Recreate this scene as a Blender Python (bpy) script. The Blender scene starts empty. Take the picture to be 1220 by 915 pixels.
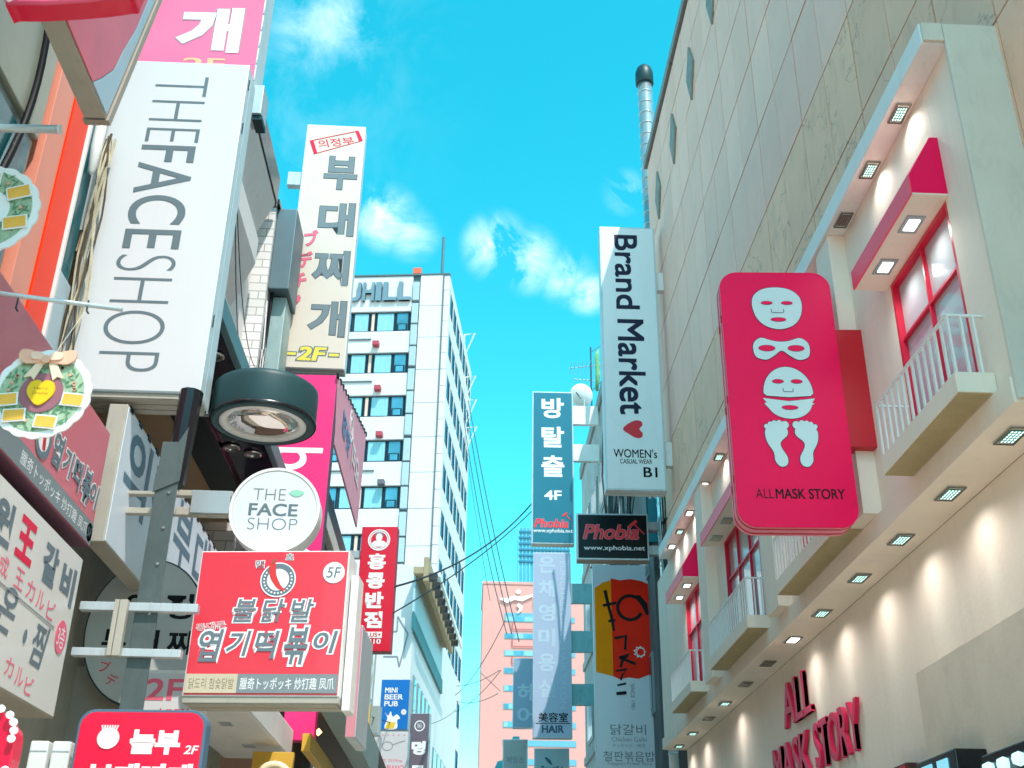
import bpy, bmesh, math, random
from mathutils import Vector, Matrix
random.seed(7)
PI = math.pi
sc = bpy.context.scene
COL = sc.collection

# ------------------------------------------------------------------ camera
cd = bpy.data.cameras.new('camera'); cam = bpy.data.objects.new('camera', cd); COL.objects.link(cam)
# image axes expressed in world space: right, up, forward
right = Vector((0.99906, -0.0413, 0.01338)).normalized()
fwd = Vector((0.03107, 0.8941, 0.44677)).normalized()
right = (right - fwd*right.dot(fwd)).normalized()
up = right.cross(fwd).normalized()
M_ = Matrix((right, up, -fwd)).transposed()
cam.matrix_world = Matrix.Translation((0, 0, 1.6)) @ M_.to_4x4()
cd.sensor_width = 36.0; cd.lens = 36.0*1354.67/1220
cd.clip_start = 0.05; cd.clip_end = 3000
cd.dof.use_dof = True; cd.dof.focus_distance = 14.0; cd.dof.aperture_fstop = 3.6
sc.camera = cam

# ------------------------------------------------------------------ light and sky
SUN = Vector((0.29, -0.60, 1.0)).normalized()
EXPOSURE = 1.28
w = bpy.data.worlds.new('World'); sc.world = w; w.use_nodes = True
nt = w.node_tree; nt.nodes.clear(); N = nt.nodes.new; L = nt.links.new
out = N('ShaderNodeOutputWorld'); bg = N('ShaderNodeBackground'); L(bg.outputs[0], out.inputs[0])
sky = N('ShaderNodeTexSky'); sky.sky_type = 'NISHITA'; sky.sun_disc = False
sky.sun_elevation = math.asin(SUN.z); sky.sun_rotation = math.atan2(SUN.x, SUN.y)
sky.air_density = 1.0; sky.dust_density = 0.6; sky.ozone_density = 2.0
tint = N('ShaderNodeMix'); tint.data_type = 'RGBA'; tint.blend_type = 'MULTIPLY'; tint.inputs[0].default_value = 1
hs = N('ShaderNodeHueSaturation'); hs.inputs['Hue'].default_value = .438; hs.inputs['Saturation'].default_value = 1.44; hs.inputs['Value'].default_value = .96
L(sky.outputs[0], hs.inputs['Color']); L(hs.outputs[0], tint.inputs[6]); tint.inputs[7].default_value = (1.0, 1.0, 1.0, 1)
tc = N('ShaderNodeTexCoord')
nz = N('ShaderNodeTexNoise'); nz.inputs['Scale'].default_value = 17; nz.inputs['Detail'].default_value = 7; nz.inputs['Roughness'].default_value = .62
nz.inputs['Distortion'].default_value = .5
L(tc.outputs['Generated'], nz.inputs['Vector'])
acc = None
for (dx, dy, dz), r, amp in [((-.136, .713, .687), .040, .35), ((-.084, .820, .567), .022, .7), ((-.060, .828, .556), .018, .5), ((.014, .836, .551), .022, .8), ((.042, .840, .541), .021, .7), ((.075, .845, .528), .018, .5),
                             ((.123, .80, .588), .014, .4), ((.094, .851, .516), .014, .7), ((-.25, .70, .665), .16, .10), ((.5, .2, .8), .22, .6), ((-.6, -.4, .7), .25, .7), ((.3, -.8, .5), .22, .7)]:
    d = N('ShaderNodeVectorMath'); d.operation = 'DISTANCE'; L(tc.outputs['Generated'], d.inputs[0]); d.inputs[1].default_value = (dx, dy, dz)
    m = N('ShaderNodeMapRange'); m.interpolation_type = 'SMOOTHSTEP'; L(d.outputs['Value'], m.inputs[0])
    m.inputs[1].default_value = 0; m.inputs[2].default_value = r*1.7; m.inputs[3].default_value = amp; m.inputs[4].default_value = 0
    if acc is None: acc = m.outputs[0]
    else:
        a = N('ShaderNodeMath'); a.operation = 'MAXIMUM'; L(acc, a.inputs[0]); L(m.outputs[0], a.inputs[1]); acc = a.outputs[0]
nr = N('ShaderNodeMapRange'); L(nz.outputs[0], nr.inputs[0]); nr.inputs[1].default_value = .42; nr.inputs[2].default_value = .74
cl = N('ShaderNodeMath'); cl.operation = 'MULTIPLY'; L(acc, cl.inputs[0]); L(nr.outputs[0], cl.inputs[1]); cl.use_clamp = True
cm = N('ShaderNodeMix'); cm.data_type = 'RGBA'; L(cl.outputs[0], cm.inputs[0]); L(tint.outputs[2], cm.inputs[6]); cm.inputs[7].default_value = (7.5, 7.8, 8.0, 1)
L(cm.outputs[2], bg.inputs[0]); bg.inputs[1].default_value = 0.15
sd = bpy.data.lights.new('sun', 'SUN'); sd.energy = 2.0; sd.angle = math.radians(.5); sd.color = (1, .93, .86)
so = bpy.data.objects.new('sun', sd); COL.objects.link(so); so.rotation_euler = SUN.to_track_quat('Z', 'Y').to_euler(); so.location = (10, -20, 40)
sc.view_settings.view_transform = 'Standard'; sc.view_settings.look = 'None'
sc.view_settings.exposure = EXPOSURE; sc.view_settings.gamma = 1
sc.cycles.max_bounces = 8; sc.cycles.diffuse_bounces = 5; sc.cycles.use_denoising = True

# ------------------------------------------------------------------ materials
def lin(h):
    h = h.lstrip('#'); c = [int(h[i:i+2], 16)/255 for i in (0, 2, 4)]
    return tuple((x/12.92 if x <= .04045 else ((x+.055)/1.055)**2.4) for x in c) + (1,)
MATS = {}
def mat(name, hexc, rough=.5, metal=0, var=.08, scale=2.5, bump=.0, dirt=0, dirtcol='#6b5a48', stretch=(1, 1, 1), rnd=0, spec=.5, emit=0, coat=0, crack=0):
    if name in MATS: return MATS[name]
    m = bpy.data.materials.new(name); m.use_nodes = True; t = m.node_tree
    b = t.nodes['Principled BSDF']; n = t.nodes.new; l = t.links.new
    b.inputs['Roughness'].default_value = rough; b.inputs['Metallic'].default_value = metal
    b.inputs['Specular IOR Level'].default_value = spec
    b.inputs['Coat Weight'].default_value = coat
    col = lin(hexc)
    tcn = n('ShaderNodeTexCoord'); mp = n('ShaderNodeMapping'); mp.inputs['Scale'].default_value = stretch
    l(tcn.outputs['Object'], mp.inputs[0])
    no = n('ShaderNodeTexNoise'); no.inputs['Scale'].default_value = scale; no.inputs['Detail'].default_value = 6; no.inputs['Roughness'].default_value = .6
    l(mp.outputs[0], no.inputs['Vector'])
    src = tcn.outputs['Object']; hv = n('ShaderNodeHueSaturation'); hv.inputs['Color'].default_value = col
    mr = n('ShaderNodeMapRange'); mr.inputs[1].default_value = .25; mr.inputs[2].default_value = .75; mr.inputs[3].default_value = 1-var; mr.inputs[4].default_value = 1+var*.6
    l(no.outputs[0], mr.inputs[0]); val = mr.outputs[0]
    if rnd:
        oi = n('ShaderNodeObjectInfo'); of = n('ShaderNodeMath'); of.operation = 'MULTIPLY'; of.inputs[1].default_value = 60
        l(oi.outputs['Random'], of.inputs[0]); ad = n('ShaderNodeVectorMath'); ad.operation = 'ADD'
        l(tcn.outputs['Object'], ad.inputs[0]); l(of.outputs[0], ad.inputs[1]); l(ad.outputs[0], mp.inputs[0]); src = ad.outputs[0]
        r2 = n('ShaderNodeMapRange'); r2.inputs[3].default_value = 1-rnd; r2.inputs[4].default_value = 1+rnd
        l(oi.outputs['Random'], r2.inputs[0]); mu = n('ShaderNodeMath'); mu.operation = 'MULTIPLY'; l(val, mu.inputs[0]); l(r2.outputs[0], mu.inputs[1]); val = mu.outputs[0]
    l(val, hv.inputs['Value']); c = hv.outputs[0]
    if dirt:
        n2 = n('ShaderNodeTexNoise'); n2.inputs['Scale'].default_value = scale*1.7; n2.inputs['Detail'].default_value = 9; n2.inputs['Roughness'].default_value = .7; n2.inputs['Distortion'].default_value = .6
        mp2 = n('ShaderNodeMapping'); mp2.inputs['Location'].default_value = (3.1, 7.7, 1.3); mp2.inputs['Scale'].default_value = (stretch[0]*1.5, stretch[1]*1.5, stretch[2]*.5)
        l(src, mp2.inputs[0]); l(mp2.outputs[0], n2.inputs['Vector'])
        m3 = n('ShaderNodeMapRange'); m3.inputs[1].default_value = .52; m3.inputs[2].default_value = .72; m3.inputs[4].default_value = dirt
        l(n2.outputs[0], m3.inputs[0]); mx = n('ShaderNodeMix'); mx.data_type = 'RGBA'
        l(m3.outputs[0], mx.inputs[0]); l(c, mx.inputs[6]); mx.inputs[7].default_value = lin(dirtcol); c = mx.outputs[2]
    if crack:
        n6 = n('ShaderNodeTexNoise'); n6.inputs['Scale'].default_value = .55; n6.inputs['Detail'].default_value = 8; n6.inputs['Roughness'].default_value = .6; n6.inputs['Distortion'].default_value = .35
        l(src, n6.inputs['Vector']); s1 = n('ShaderNodeMath'); s1.operation = 'SUBTRACT'; s1.inputs[1].default_value = .5; l(n6.outputs[0], s1.inputs[0])
        s2 = n('ShaderNodeMath'); s2.operation = 'ABSOLUTE'; l(s1.outputs[0], s2.inputs[0])
        m6 = n('ShaderNodeMapRange'); m6.inputs[1].default_value = 0; m6.inputs[2].default_value = .007; m6.inputs[3].default_value = crack; m6.inputs[4].default_value = 0; l(s2.outputs[0], m6.inputs[0])
        x6 = n('ShaderNodeMix'); x6.data_type = 'RGBA'; l(m6.outputs[0], x6.inputs[0]); l(c, x6.inputs[6]); x6.inputs[7].default_value = lin('#5a4334'); c = x6.outputs[2]
    l(c, b.inputs['Base Color'])
    if bump:
        n4 = n('ShaderNodeTexNoise'); n4.inputs['Scale'].default_value = scale*14; n4.inputs['Detail'].default_value = 5
        l(tcn.outputs['Object'], n4.inputs['Vector'])
        bp = n('ShaderNodeBump'); bp.inputs['Strength'].default_value = bump; bp.inputs['Distance'].default_value = .02
        l(n4.outputs[0], bp.inputs['Height']); l(bp.outputs[0], b.inputs['Normal'])
    if emit:
        b.inputs['Emission Color'].default_value = col; b.inputs['Emission Strength'].default_value = emit
    MATS[name] = m
    return m
def glass(name, hexc, rough=.08):
    return mat(name, hexc, rough=rough, var=.22, scale=.9, spec=.9, coat=.6)

WHITE = mat('white_paint', '#e9e7e4', .5, var=.05, dirt=.18, dirtcol='#a59b8c', bump=.05)
PANEL = mat('white_sign_face', '#d6d6d8', .32, var=.03, scale=1.2, dirt=.16, dirtcol='#b4b0a8', coat=.25, stretch=(1.2, 1, .25))
CREAM = mat('cream_sign_face', '#dfcfbf', .32, var=.03, scale=1.2, dirt=.1, dirtcol='#b9a995', coat=.25)
ALU = mat('brushed_aluminium', '#c3ccd0', .4, .35, var=.1, scale=5, dirt=.3, dirtcol='#6f6a60', stretch=(1, 1, .3))
BEIGE = mat('aged_beige_metal', '#b3ada0', .5, .15, var=.07, scale=3, dirt=.28, dirtcol='#6f6252', bump=.03)
STUCCO = mat('cream_stucco', '#f3e2d2', .8, var=.05, scale=1.3, bump=.12, dirt=.20, dirtcol='#c0ad98', stretch=(1, 1, .35))
STUCCOD = mat('shaded_cream_soffit_board', '#cdbfa6', .7, var=.05, scale=1.5, bump=.05, dirt=.1, dirtcol='#9c8a6c')
ENDGREY = mat('grey_end_board', '#d8cfc2', .75, var=.06, bump=.1, dirt=.15)
STONE = mat('pink_grey_stone', '#f8bfad', .7, var=.06, scale=1.1, bump=.16, dirt=.14, dirtcol='#a98a78', rnd=.06)
STONED = mat('stained_stone', '#f3bb9f', .7, var=.08, scale=1.3, bump=.3, dirt=.32, dirtcol='#9c7f68', rnd=.05, crack=.42)
JOINT = mat('dark_joint', '#4a3b35', .9, bump=.2)
PINKRED = mat('hot_pink_acrylic', '#ff0655', .4, var=.05, scale=1, coat=.0, spec=.2)
PINKSIDE = mat('pale_pink_trim', '#f08ba0', .4, var=.05)
ROSE = mat('rose_metal', '#ff4a66', .4, var=.04)
RED = mat('deep_red_metal', '#c90722', .4, var=.05)
FRAMER = mat('red_window_frame', '#d61a3f', .4)
MINTW = mat('pale_mint_print', '#cfe3e4', .45, var=.02)
NAVY = mat('dark_navy_print', '#23263f', .5, spec=.15)
BLACK = mat('black_print', '#17171b', .5, spec=.15)
GREYP = mat('slate_grey_print', '#6d7c85', .5, spec=.15)
GREYP2 = mat('mid_grey_print', '#8b979c', .5, spec=.15)
WPRINT = mat('white_print', '#f4f5f6', .5, var=.01)
REDPR = mat('red_print', '#e2264a', .45, spec=.15)
PINKPR = mat('pink_print', '#f0718a', .45, spec=.15)
DTEAL = mat('dark_teal_metal', '#1e3c40', .45, .3, var=.15, scale=3, dirt=.2, dirtcol='#45504d')
STEEL = mat('galvanised_steel', '#5a6463', .42, .35, var=.22, scale=6, dirt=.25, dirtcol='#3b4743', stretch=(1, 1, .5), bump=.08)
DARK = mat('dark_recess', '#141a1e', .6, var=.2)
BLACKM = mat('black_gloss_soffit', '#14161c', .25, var=.2)
CABLE = mat('black_cable_rubber', '#22282c', .6)
CHROME = mat('chrome_ring', '#c9cbc6', .2, .9, var=.05)
TGLASS = glass('teal_window_glass', '#2f7f92')
DGLASS = glass('dark_window_glass', '#16363f')
LGLASS = glass('pale_shop_glass', '#b4bfc5', .12)
BLUEW = mat('blue_window_glass', '#4a96b0', .12, var=.45, scale=.6, spec=.8, rnd=.25)
CURT = mat('pale_curtain', '#7fb9c6', .7, var=.2, scale=4, stretch=(6, 6, .3))
HOTW = mat('hotel_white_concrete', '#cccbcc', .65, var=.05, scale=.5, bump=.05, dirt=.12, dirtcol='#a9adad')
HOTG = mat('hotel_grey_strip', '#9fb4bb', .5, var=.08, scale=1)
LED = mat('led_white_glow', '#c9fff2', .4, emit=.8)
LEDW = mat('lamp_lens_glow', '#ffffff', .4, emit=1.3)
LEDOFF = mat('unlit_lens', '#5a3f3c', .3)

# ------------------------------------------------------------------ geometry helpers
class MB:
    def __init__(s): s.v = []; s.f = []
    def add(s, vs, fs):
        o = len(s.v); s.v += [tuple(v) for v in vs]; s.f += [tuple(i+o for i in f) for f in fs]; return s
    def box(s, x0, x1, y0, y1, z0, z1):
        if x0 > x1: x0, x1 = x1, x0
        if y0 > y1: y0, y1 = y1, y0
        if z0 > z1: z0, z1 = z1, z0
        return s.add([(x0, y0, z0), (x1, y0, z0), (x1, y1, z0), (x0, y1, z0), (x0, y0, z1), (x1, y0, z1), (x1, y1, z1), (x0, y1, z1)],
                     [(0, 3, 2, 1), (4, 5, 6, 7), (0, 1, 5, 4), (1, 2, 6, 5), (2, 3, 7, 6), (3, 0, 4, 7)])
    def prism(s, pts, a0, a1, axis='y'):
        """pts: 2D outline. axis y: pts are (x,z) extruded a0..a1; x: pts (y,z); z: pts (x,y)"""
        n = len(pts)
        area = sum(pts[i][0]*pts[(i+1) % n][1]-pts[(i+1) % n][0]*pts[i][1] for i in range(n))
        if area < 0: pts = pts[::-1]
        if a0 > a1: a0, a1 = a1, a0
        mk = {'y': lambda p, a: (p[0], a, p[1]), 'x': lambda p, a: (a, p[0], p[1]), 'z': lambda p, a: (p[0], p[1], a)}[axis]
        vs = [mk(p, a0) for p in pts]+[mk(p, a1) for p in pts]
        A = tuple(range(n)); B = tuple(range(n, 2*n))
        fs = [(i, (i+1) % n, (i+1) % n+n, i+n) for i in range(n)]
        if axis == 'y': fs = [A, B[::-1]]+[f[::-1] for f in fs]
        else: fs = [A[::-1], B]+fs
        return s.add(vs, fs)
    def tube(s, path, r, n=8, cap=True):
        path = [Vector(p) for p in path]; rings = []
        rr = r if isinstance(r, (list, tuple)) else [r]*len(path)
        for i, p in enumerate(path):
            d = (path[min(i+1, len(path)-1)]-path[max(i-1, 0)]).normalized()
            a = d.orthogonal().normalized() if i == 0 else (pa - d*pa.dot(d)).normalized()
            pa = a; b = d.cross(a)
            rings.append([p+(a*math.cos(2*PI*k/n)+b*math.sin(2*PI*k/n))*rr[i] for k in range(n)])
        vs = [v for ring in rings for v in ring]; fs = []
        for i in range(len(path)-1):
            for k in range(n):
                fs.append((i*n+k, i*n+(k+1) % n, (i+1)*n+(k+1) % n, (i+1)*n+k))
        if cap: fs += [tuple(range(n))[::-1], tuple(range((len(path)-1)*n, len(path)*n))]
        return s.add(vs, fs)
    def lathe(s, prof, c, n=40, axis='z'):
        """prof (r,h) list closed solid of revolution around axis through c"""
        vs = []; fs = []; m = len(prof)
        for k in range(n):
            a = 2*PI*k/n
            for r, h in prof:
                if axis == 'z': vs.append((c[0]+r*math.cos(a), c[1]+r*math.sin(a), c[2]+h))
                else: vs.append((c[0]+r*math.cos(a), c[1]+h, c[2]-r*math.sin(a)))
        for k in range(n):
            k2 = (k+1) % n
            for i in range(m-1): fs.append((k*m+i, k2*m+i, k2*m+i+1, k*m+i+1))
        return s.add(vs, fs)
    def mesh(s, name, m, bev=0, smooth=False):
        me = bpy.data.meshes.new(name); me.from_pydata(s.v, [], s.f)
        if bev:
            b = bmesh.new(); b.from_mesh(me)
            es = [e for e in b.edges if len(e.link_faces) == 2 and e.calc_face_angle(0) > .5]
            bmesh.ops.bevel(b, geom=es, offset=bev, segments=2, affect='EDGES', profile=.6, clamp_overlap=True)
            b.to_mesh(me); b.free()
        if m: me.materials.append(m)
        if smooth: me.shade_smooth()
        me.update(); return me

def link(name, me, parent=None, loc=None, rot=None):
    o = bpy.data.objects.new(name, me); COL.objects.link(o)
    if parent: o.parent = parent
    if loc is not None: o.location = loc
    if rot is not None: o.rotation_euler = rot
    return o
def obj(name, mb, m, parent=None, bev=0, smooth=False, **k):
    return link(name, mb.mesh(name, m, bev, smooth), parent, **k)
def tag(o, label, cat, group=None, kind=None):
    if label: o['label'] = label
    if cat: o['category'] = cat
    if group: o['group'] = group
    if kind: o['kind'] = kind
    return o
def thing(name, label, cat, loc=(0, 0, 0), rz=0, group=None):
    o = bpy.data.objects.new(name, None); COL.objects.link(o); o.location = loc; o.rotation_euler = (0, 0, rz)
    o.empty_display_size = .2
    return tag(o, label, cat, group)
def bx(name, x0, x1, y0, y1, z0, z1, m, parent, bev=0): return obj(name, MB().box(x0, x1, y0, y1, z0, z1), m, parent, bev)

# ---- lettering
_gc = {}
def glyphs(s, off, ext):
    key = (s, off, ext)
    if key not in _gc:
        c = bpy.data.curves.new('lettering', 'FONT'); c.body = s; c.offset = off; c.resolution_u = 8 if s.isascii() else 3; c.extrude = ext
        o = bpy.data.objects.new('lettering', c); me = bpy.data.meshes.new_from_object(o)
        _gc[key] = ([v.co.copy() for v in me.vertices], [tuple(p.vertices) for p in me.polygons])
        bpy.data.objects.remove(o); bpy.data.curves.remove(c); bpy.data.meshes.remove(me)
    return _gc[key]
def lettering(parent, s, cx, cz, w, h, m, y=-.009, bold=0, rot=0, shear=0, outline=None, ext=0, name='lettering', slant=0):
    """text fitted to a w x h box centred on (cx, cz) of the parent's front face; rot in degrees, counter-clockwise"""
    fat = 0
    if s.isascii() and bold > 0: fat, bold = bold, 0.0
    V, F = glyphs(s, bold, 0)
    ca, sa = math.cos(math.radians(rot)), math.sin(math.radians(rot))
    def pre(v):
        x = v.x+shear*v.y; yy = v.y
        x, yy = x*ca-yy*sa, x*sa+yy*ca
        return x, yy+slant*x
    P = [pre(v) for v in V]
    x0, x1 = min(p[0] for p in P), max(p[0] for p in P); z0, z1 = min(p[1] for p in P), max(p[1] for p in P)
    if w is None: w = h*(x1-x0)/(z1-z0)
    if h is None: h = w*(z1-z0)/(x1-x0)
    sx, sz = w/(x1-x0), h/(z1-z0); mx, mz = (x0+x1)/2, (z0+z1)/2
    def build(off, mm, yy, e):
        V2, F1 = glyphs(s, off, e/max(.001, (sx+sz)/2) if e else 0)
        vs = []; F2 = []
        for q, (dx, dz) in enumerate([(-1, -.7), (1, -.7), (-1, .7), (1, .7)] if fat else [(0, 0)]):
            o_ = len(vs)
            for v in V2:
                a, b = pre(v); vs.append((cx+(a-mx+dx*fat*.9)*sx, yy-v.z*(sx+sz)/2-q*.0003, cz+(b-mz+dz*fat*.9)*sz))
            F2 += [tuple(i+o_ for i in f) for f in F1]
        me = bpy.data.meshes.new(name); me.from_pydata(vs, [], F2); me.materials.append(mm); me.update()
        return link(name, me, parent)
    if outline:
        build(bold+outline[1], outline[0], y, ext); y -= .003
    return build(bold, m, y, ext)
def smooth_loop(pts, n=6):
    out = []; k = len(pts)
    for i in range(k):
        p0, p1, p2, p3 = (Vector(pts[(i+j-1) % k]) for j in range(4))
        for t in range(n):
            t /= n
            out.append(tuple(.5*((2*p1)+(p2-p0)*t+(2*p0-5*p1+4*p2-p3)*t*t+(3*p1-p0-3*p2+p3)*t**3)))
    return out
def ell(cx, cz, rx, rz, n=32, a0=0, a1=360):
    return [(cx+rx*math.cos(math.radians(a0+(a1-a0)*i/n)), cz+rz*math.sin(math.radians(a0+(a1-a0)*i/n))) for i in range(n)]
def rrect(x0, x1, z0, z1, r, n=8):
    o = []
    for cx, cz, a in ((x1-r, z1-r, 0), (x0+r, z1-r, 90), (x0+r, z0+r, 180), (x1-r, z0+r, 270)):
        o += [(cx+r*math.cos(math.radians(a+90*i/n)), cz+r*math.sin(math.radians(a+90*i/n))) for i in range(n+1)]
    return o
def grow(pts, d):
    cx = sum(p[0] for p in pts)/len(pts); cz = sum(p[1] for p in pts)/len(pts); o = []
    n = len(pts)
    area = sum(pts[i][0]*pts[(i+1) % n][1]-pts[(i+1) % n][0]*pts[i][1] for i in range(n))
    sgn = 1 if area > 0 else -1
    for i in range(n):
        a, b = Vector(pts[i-1]), Vector(pts[(i+1) % n]); t = (b-a)
        if t.length < 1e-9: o.append(pts[i]); continue
        t.normalize(); o.append((pts[i][0]+t.y*d*sgn, pts[i][1]-t.x*d*sgn))
    return o
def poly(parent, name, pts, m, y=-.009, th=.003): return obj(name, MB().prism(pts, y-th, y), m, parent)
def ring(parent, name, cx, cz, ro, ri, m, y=-.009, th=.003, n=40, asp=1):
    mb = MB()
    for k in range(n):
        a, b = 2*PI*k/n, 2*PI*(k+1)/n
        q = [(cx+r*math.cos(t), cz+r*math.sin(t)*asp) for r, t in ((ri, a), (ro, a), (ro, b), (ri, b))]
        mb.prism(q, y-th, y)
    return obj(name, mb, m, parent)
def stroke(pts, wd):
    """ribbon outline along a 2D polyline"""
    Lp, Rp = [], []
    for i, p in enumerate(pts):
        a, b = Vector(pts[max(i-1, 0)]), Vector(pts[min(i+1, len(pts)-1)]); t = (b-a).normalized()
        ww = wd[i] if isinstance(wd, (list, tuple)) else wd
        Lp.append((p[0]-t.y*ww/2, p[1]+t.x*ww/2)); Rp.append((p[0]+t.y*ww/2, p[1]-t.x*ww/2))
    return Lp+Rp[::-1]

class Sign:
    """box sign, origin at the bottom centre of its front face; the front looks along local -Y"""
    def __init__(s, name, label, cat, x, y, z, w, h, d, face, case, yaw=0, m=.03, group=None, bev=.008, bottom=None):
        s.root = thing(name, label, cat, (x, y, z), yaw, group); s.w, s.h, s.d = w, h, d
        obj('casing', MB().box(-w/2, w/2, 0, d, 0, h), case, s.root, bev)
        if face: obj('face', MB().box(-w/2+m, w/2-m, -.006, .001, m, h-m), face, s.root, .002)
        if bottom:
            for k in range(2): obj('underside_strip', MB().box(-w/2+.02, w/2-.02, .03+k*d/2, d/2-.01+k*d/2, -.006, .002), bottom, s.root, .002)
    def t(s, txt, u, v, fw, fh, m, **k):
        return lettering(s.root, txt, (u-.5)*s.w, v*s.h, None if fw is None else fw*s.w, None if fh is None else fh*s.h, m, **k)
    def p(s, name, pts, m, **k): return poly(s.root, name, [((a-.5)*s.w, b*s.h) for a, b in pts], m, **k)
    def arm(s, x0, x1, z0, z1, m, y0=None, y1=None, name='bracket'):
        a = s.d*.25 if y0 is None else y0; b = s.d*.75 if y1 is None else y1
        return obj(name, MB().box(x0, x1, a, b, z0, z1), m, s.root, .004)

# ================================================================== setting
PAVE = mat('grey_paving', '#cdc0b0', .8, var=.12, scale=.8, bump=.2)
PAVEJ = mat('paving_edge_stone', '#a59f97', .8, var=.1, bump=.2)
g = MB().box(-600, 600, -300, 900, -1, 0); tag(obj('ground', g, mat('city_ground', '#b8ab9c', .9, scale=.1)), None, None, kind='structure')
tag(obj('street', MB().box(-3.05, 3.85, -60, 130, .001, .006), PAVE), None, None, kind='structure')
kb = MB(); kb.box(-3.25, -3.05, -20, 130, .001, .10); kb.box(3.85, 3.99, -20, 130, .001, .10)
tag(obj('kerb', kb, PAVEJ), None, None, kind='structure')

# ================================================================== right side: stone-clad building
SB = thing('stone_clad_building', 'pinkish stone panelled building rising above the cream cosmetics shop front', 'building', (4.02, 14, 0))
def P_(name, mb, m, root, **k):
    """world-space mesh parented under a thing"""
    o = obj(name, mb, m, None, **k); o.parent = root; o.matrix_parent_inverse = root_inv(root); return o
def root_inv(root): return (Matrix.Translation(root.location) @ Matrix.Rotation(root.rotation_euler[2], 4, 'Z')).inverted()
P_('wall', MB().box(4.065, 16, 1.9, 22.40, 0, 18.9), JOINT, SB)
rows = [5.45, 6.83, 8.22, 9.62, 11.0, 12.4, 13.78, 15.15, 16.5, 17.75, 18.75]
pmesh = {}
for ri in range(len(rows)-1):
    z0, z1 = rows[ri], rows[ri+1]
    for ci in range(22):
        y1 = 22.38-ci*.93; y0 = y1-.93
        if ri < 2 and y0 > 6.7: continue
        if ri < 2 and y0 < 2: continue
        if y0 < 2 and ri > 4: continue
        wide = .010 if ci % 2 else .026
        m_ = STONED if ri <= 3 else STONE
        key = (round(z1-z0, 2), m_.name, ci % 2)
        if key not in pmesh:
            mb = MB().box(-.02, .035, -.93+.006, -wide, .010, (z1-z0)-.018)
            pmesh[key] = mb.mesh('stone_panel', m_, .004)
        o = link('stone_panel', pmesh[key], SB); o.location = (random.uniform(-.003, .003), y1-14, z0)
for ci in range(12):
    y1 = 22.44-ci*1.86
    P_('coping', MB().box(3.93, 4.3, y1-1.84, y1, 18.80, 19.02), mat('parapet_coping', '#8d8784', .5, .2, dirt=.4), SB, bev=.01)
DG = mat('ornament_slate', '#8f8a82', .6, var=.35, scale=5, bump=.5, dirt=.6, dirtcol='#5f5646')
for y in (21.0, 19.0, 17.0, 15.0, 13.1, 11.2):
    pts = [(y-.34, 17.0), (y-.05, 17.62), (y+.30, 17.05), (y+.04, 16.36)]
    P_('diamond_ornament', MB().prism(pts, 3.955, 4.01, 'x'), DG, SB, bev=.006)

LR = thing('unseen_rear_shop', 'unseen low pale shop added behind the viewpoint on the right side of the street', 'building', (4.0, -8, 0))  # added out of view, kept low so sun and sky reach the street
obj('wall', MB().box(0, 9, -9, 9.8, 0, 5.2), mat('unseen_rear_render', '#d8d0c6', .8, var=.1, dirt=.2), LR, .03)
obj('coping', MB().box(-.06, 9.06, -9.06, 9.86, 5.2, 5.35), mat('parapet_coping', '#8d8784'), LR, .02)
LR2 = thing('unseen_rear_block', 'unseen low pale block added behind the viewpoint on the left side of the street', 'building', (-3.7, -8, 0))  # also added out of view and kept low for bounce light
obj('wall', MB().box(-9, 0, -9, 8.8, 0, 4.6), mat('unseen_rear_render', '#d8d0c6'), LR2, .03)
obj('coping', MB().box(-9.06, .06, -9.06, 8.86, 4.6, 4.75), mat('parapet_coping', '#8d8784'), LR2, .02)

# ================================================================== right side: cosmetics shop front
SF = thing('cosmetics_shop_front', 'cream rendered shop front with pink canopies, small balconies and rows of downlights', 'shop front', (4.0, 6.64, 0))
Q = lambda n, x0, x1, y0, y1, z0, z1, m, bev=.004: P_(n, MB().box(x0, x1, y0, y1, z0, z1), m, SF, bev=bev)
Y0, Y1 = 6.64, 21.2
Q('lower_wall', 4.0, 4.06, 1.9, Y1, 0, 4.9, STUCCO)
Q('near_lower_wall', 3.93, 3.998, 1.9, 9.92, 0, 3.84, mat('grey_beige_render', '#e0cdba', .8, bump=.1, dirt=.12), .006)
Q('ledge', 3.557, 4.0, Y0, Y1, 4.9, 5.088, STUCCO, .006)
Q('eave', 3.40, 3.75, Y0, 19.75, 8.01, 8.215, WHITE, .008)
Q('eave_return', 3.75, 4.0, Y0, Y1, 8.01, 8.215, WHITE)
Q('end_board', 3.575, 4.016, Y0-.035, Y0-.002, 4.92, 8.19, ENDGREY)
Q('eave_end_board', 3.41, 3.572, Y0-.03, Y0-.002, 8.02, 8.2, ENDGREY)
wins = [(7.13, 8.40, 2), (9.85, 11.75, 3), (13.50, 15.42, 3), (17.15, 18.50, 2)]
edges = [Y0] + [v for a, b, n in wins for v in (a, b)] + [Y1]
for i in range(0, len(edges), 2): Q('upper_wall', 3.6, 4.0, edges[i], edges[i+1], 5.09, 8.008, STUCCO, .003)
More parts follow.
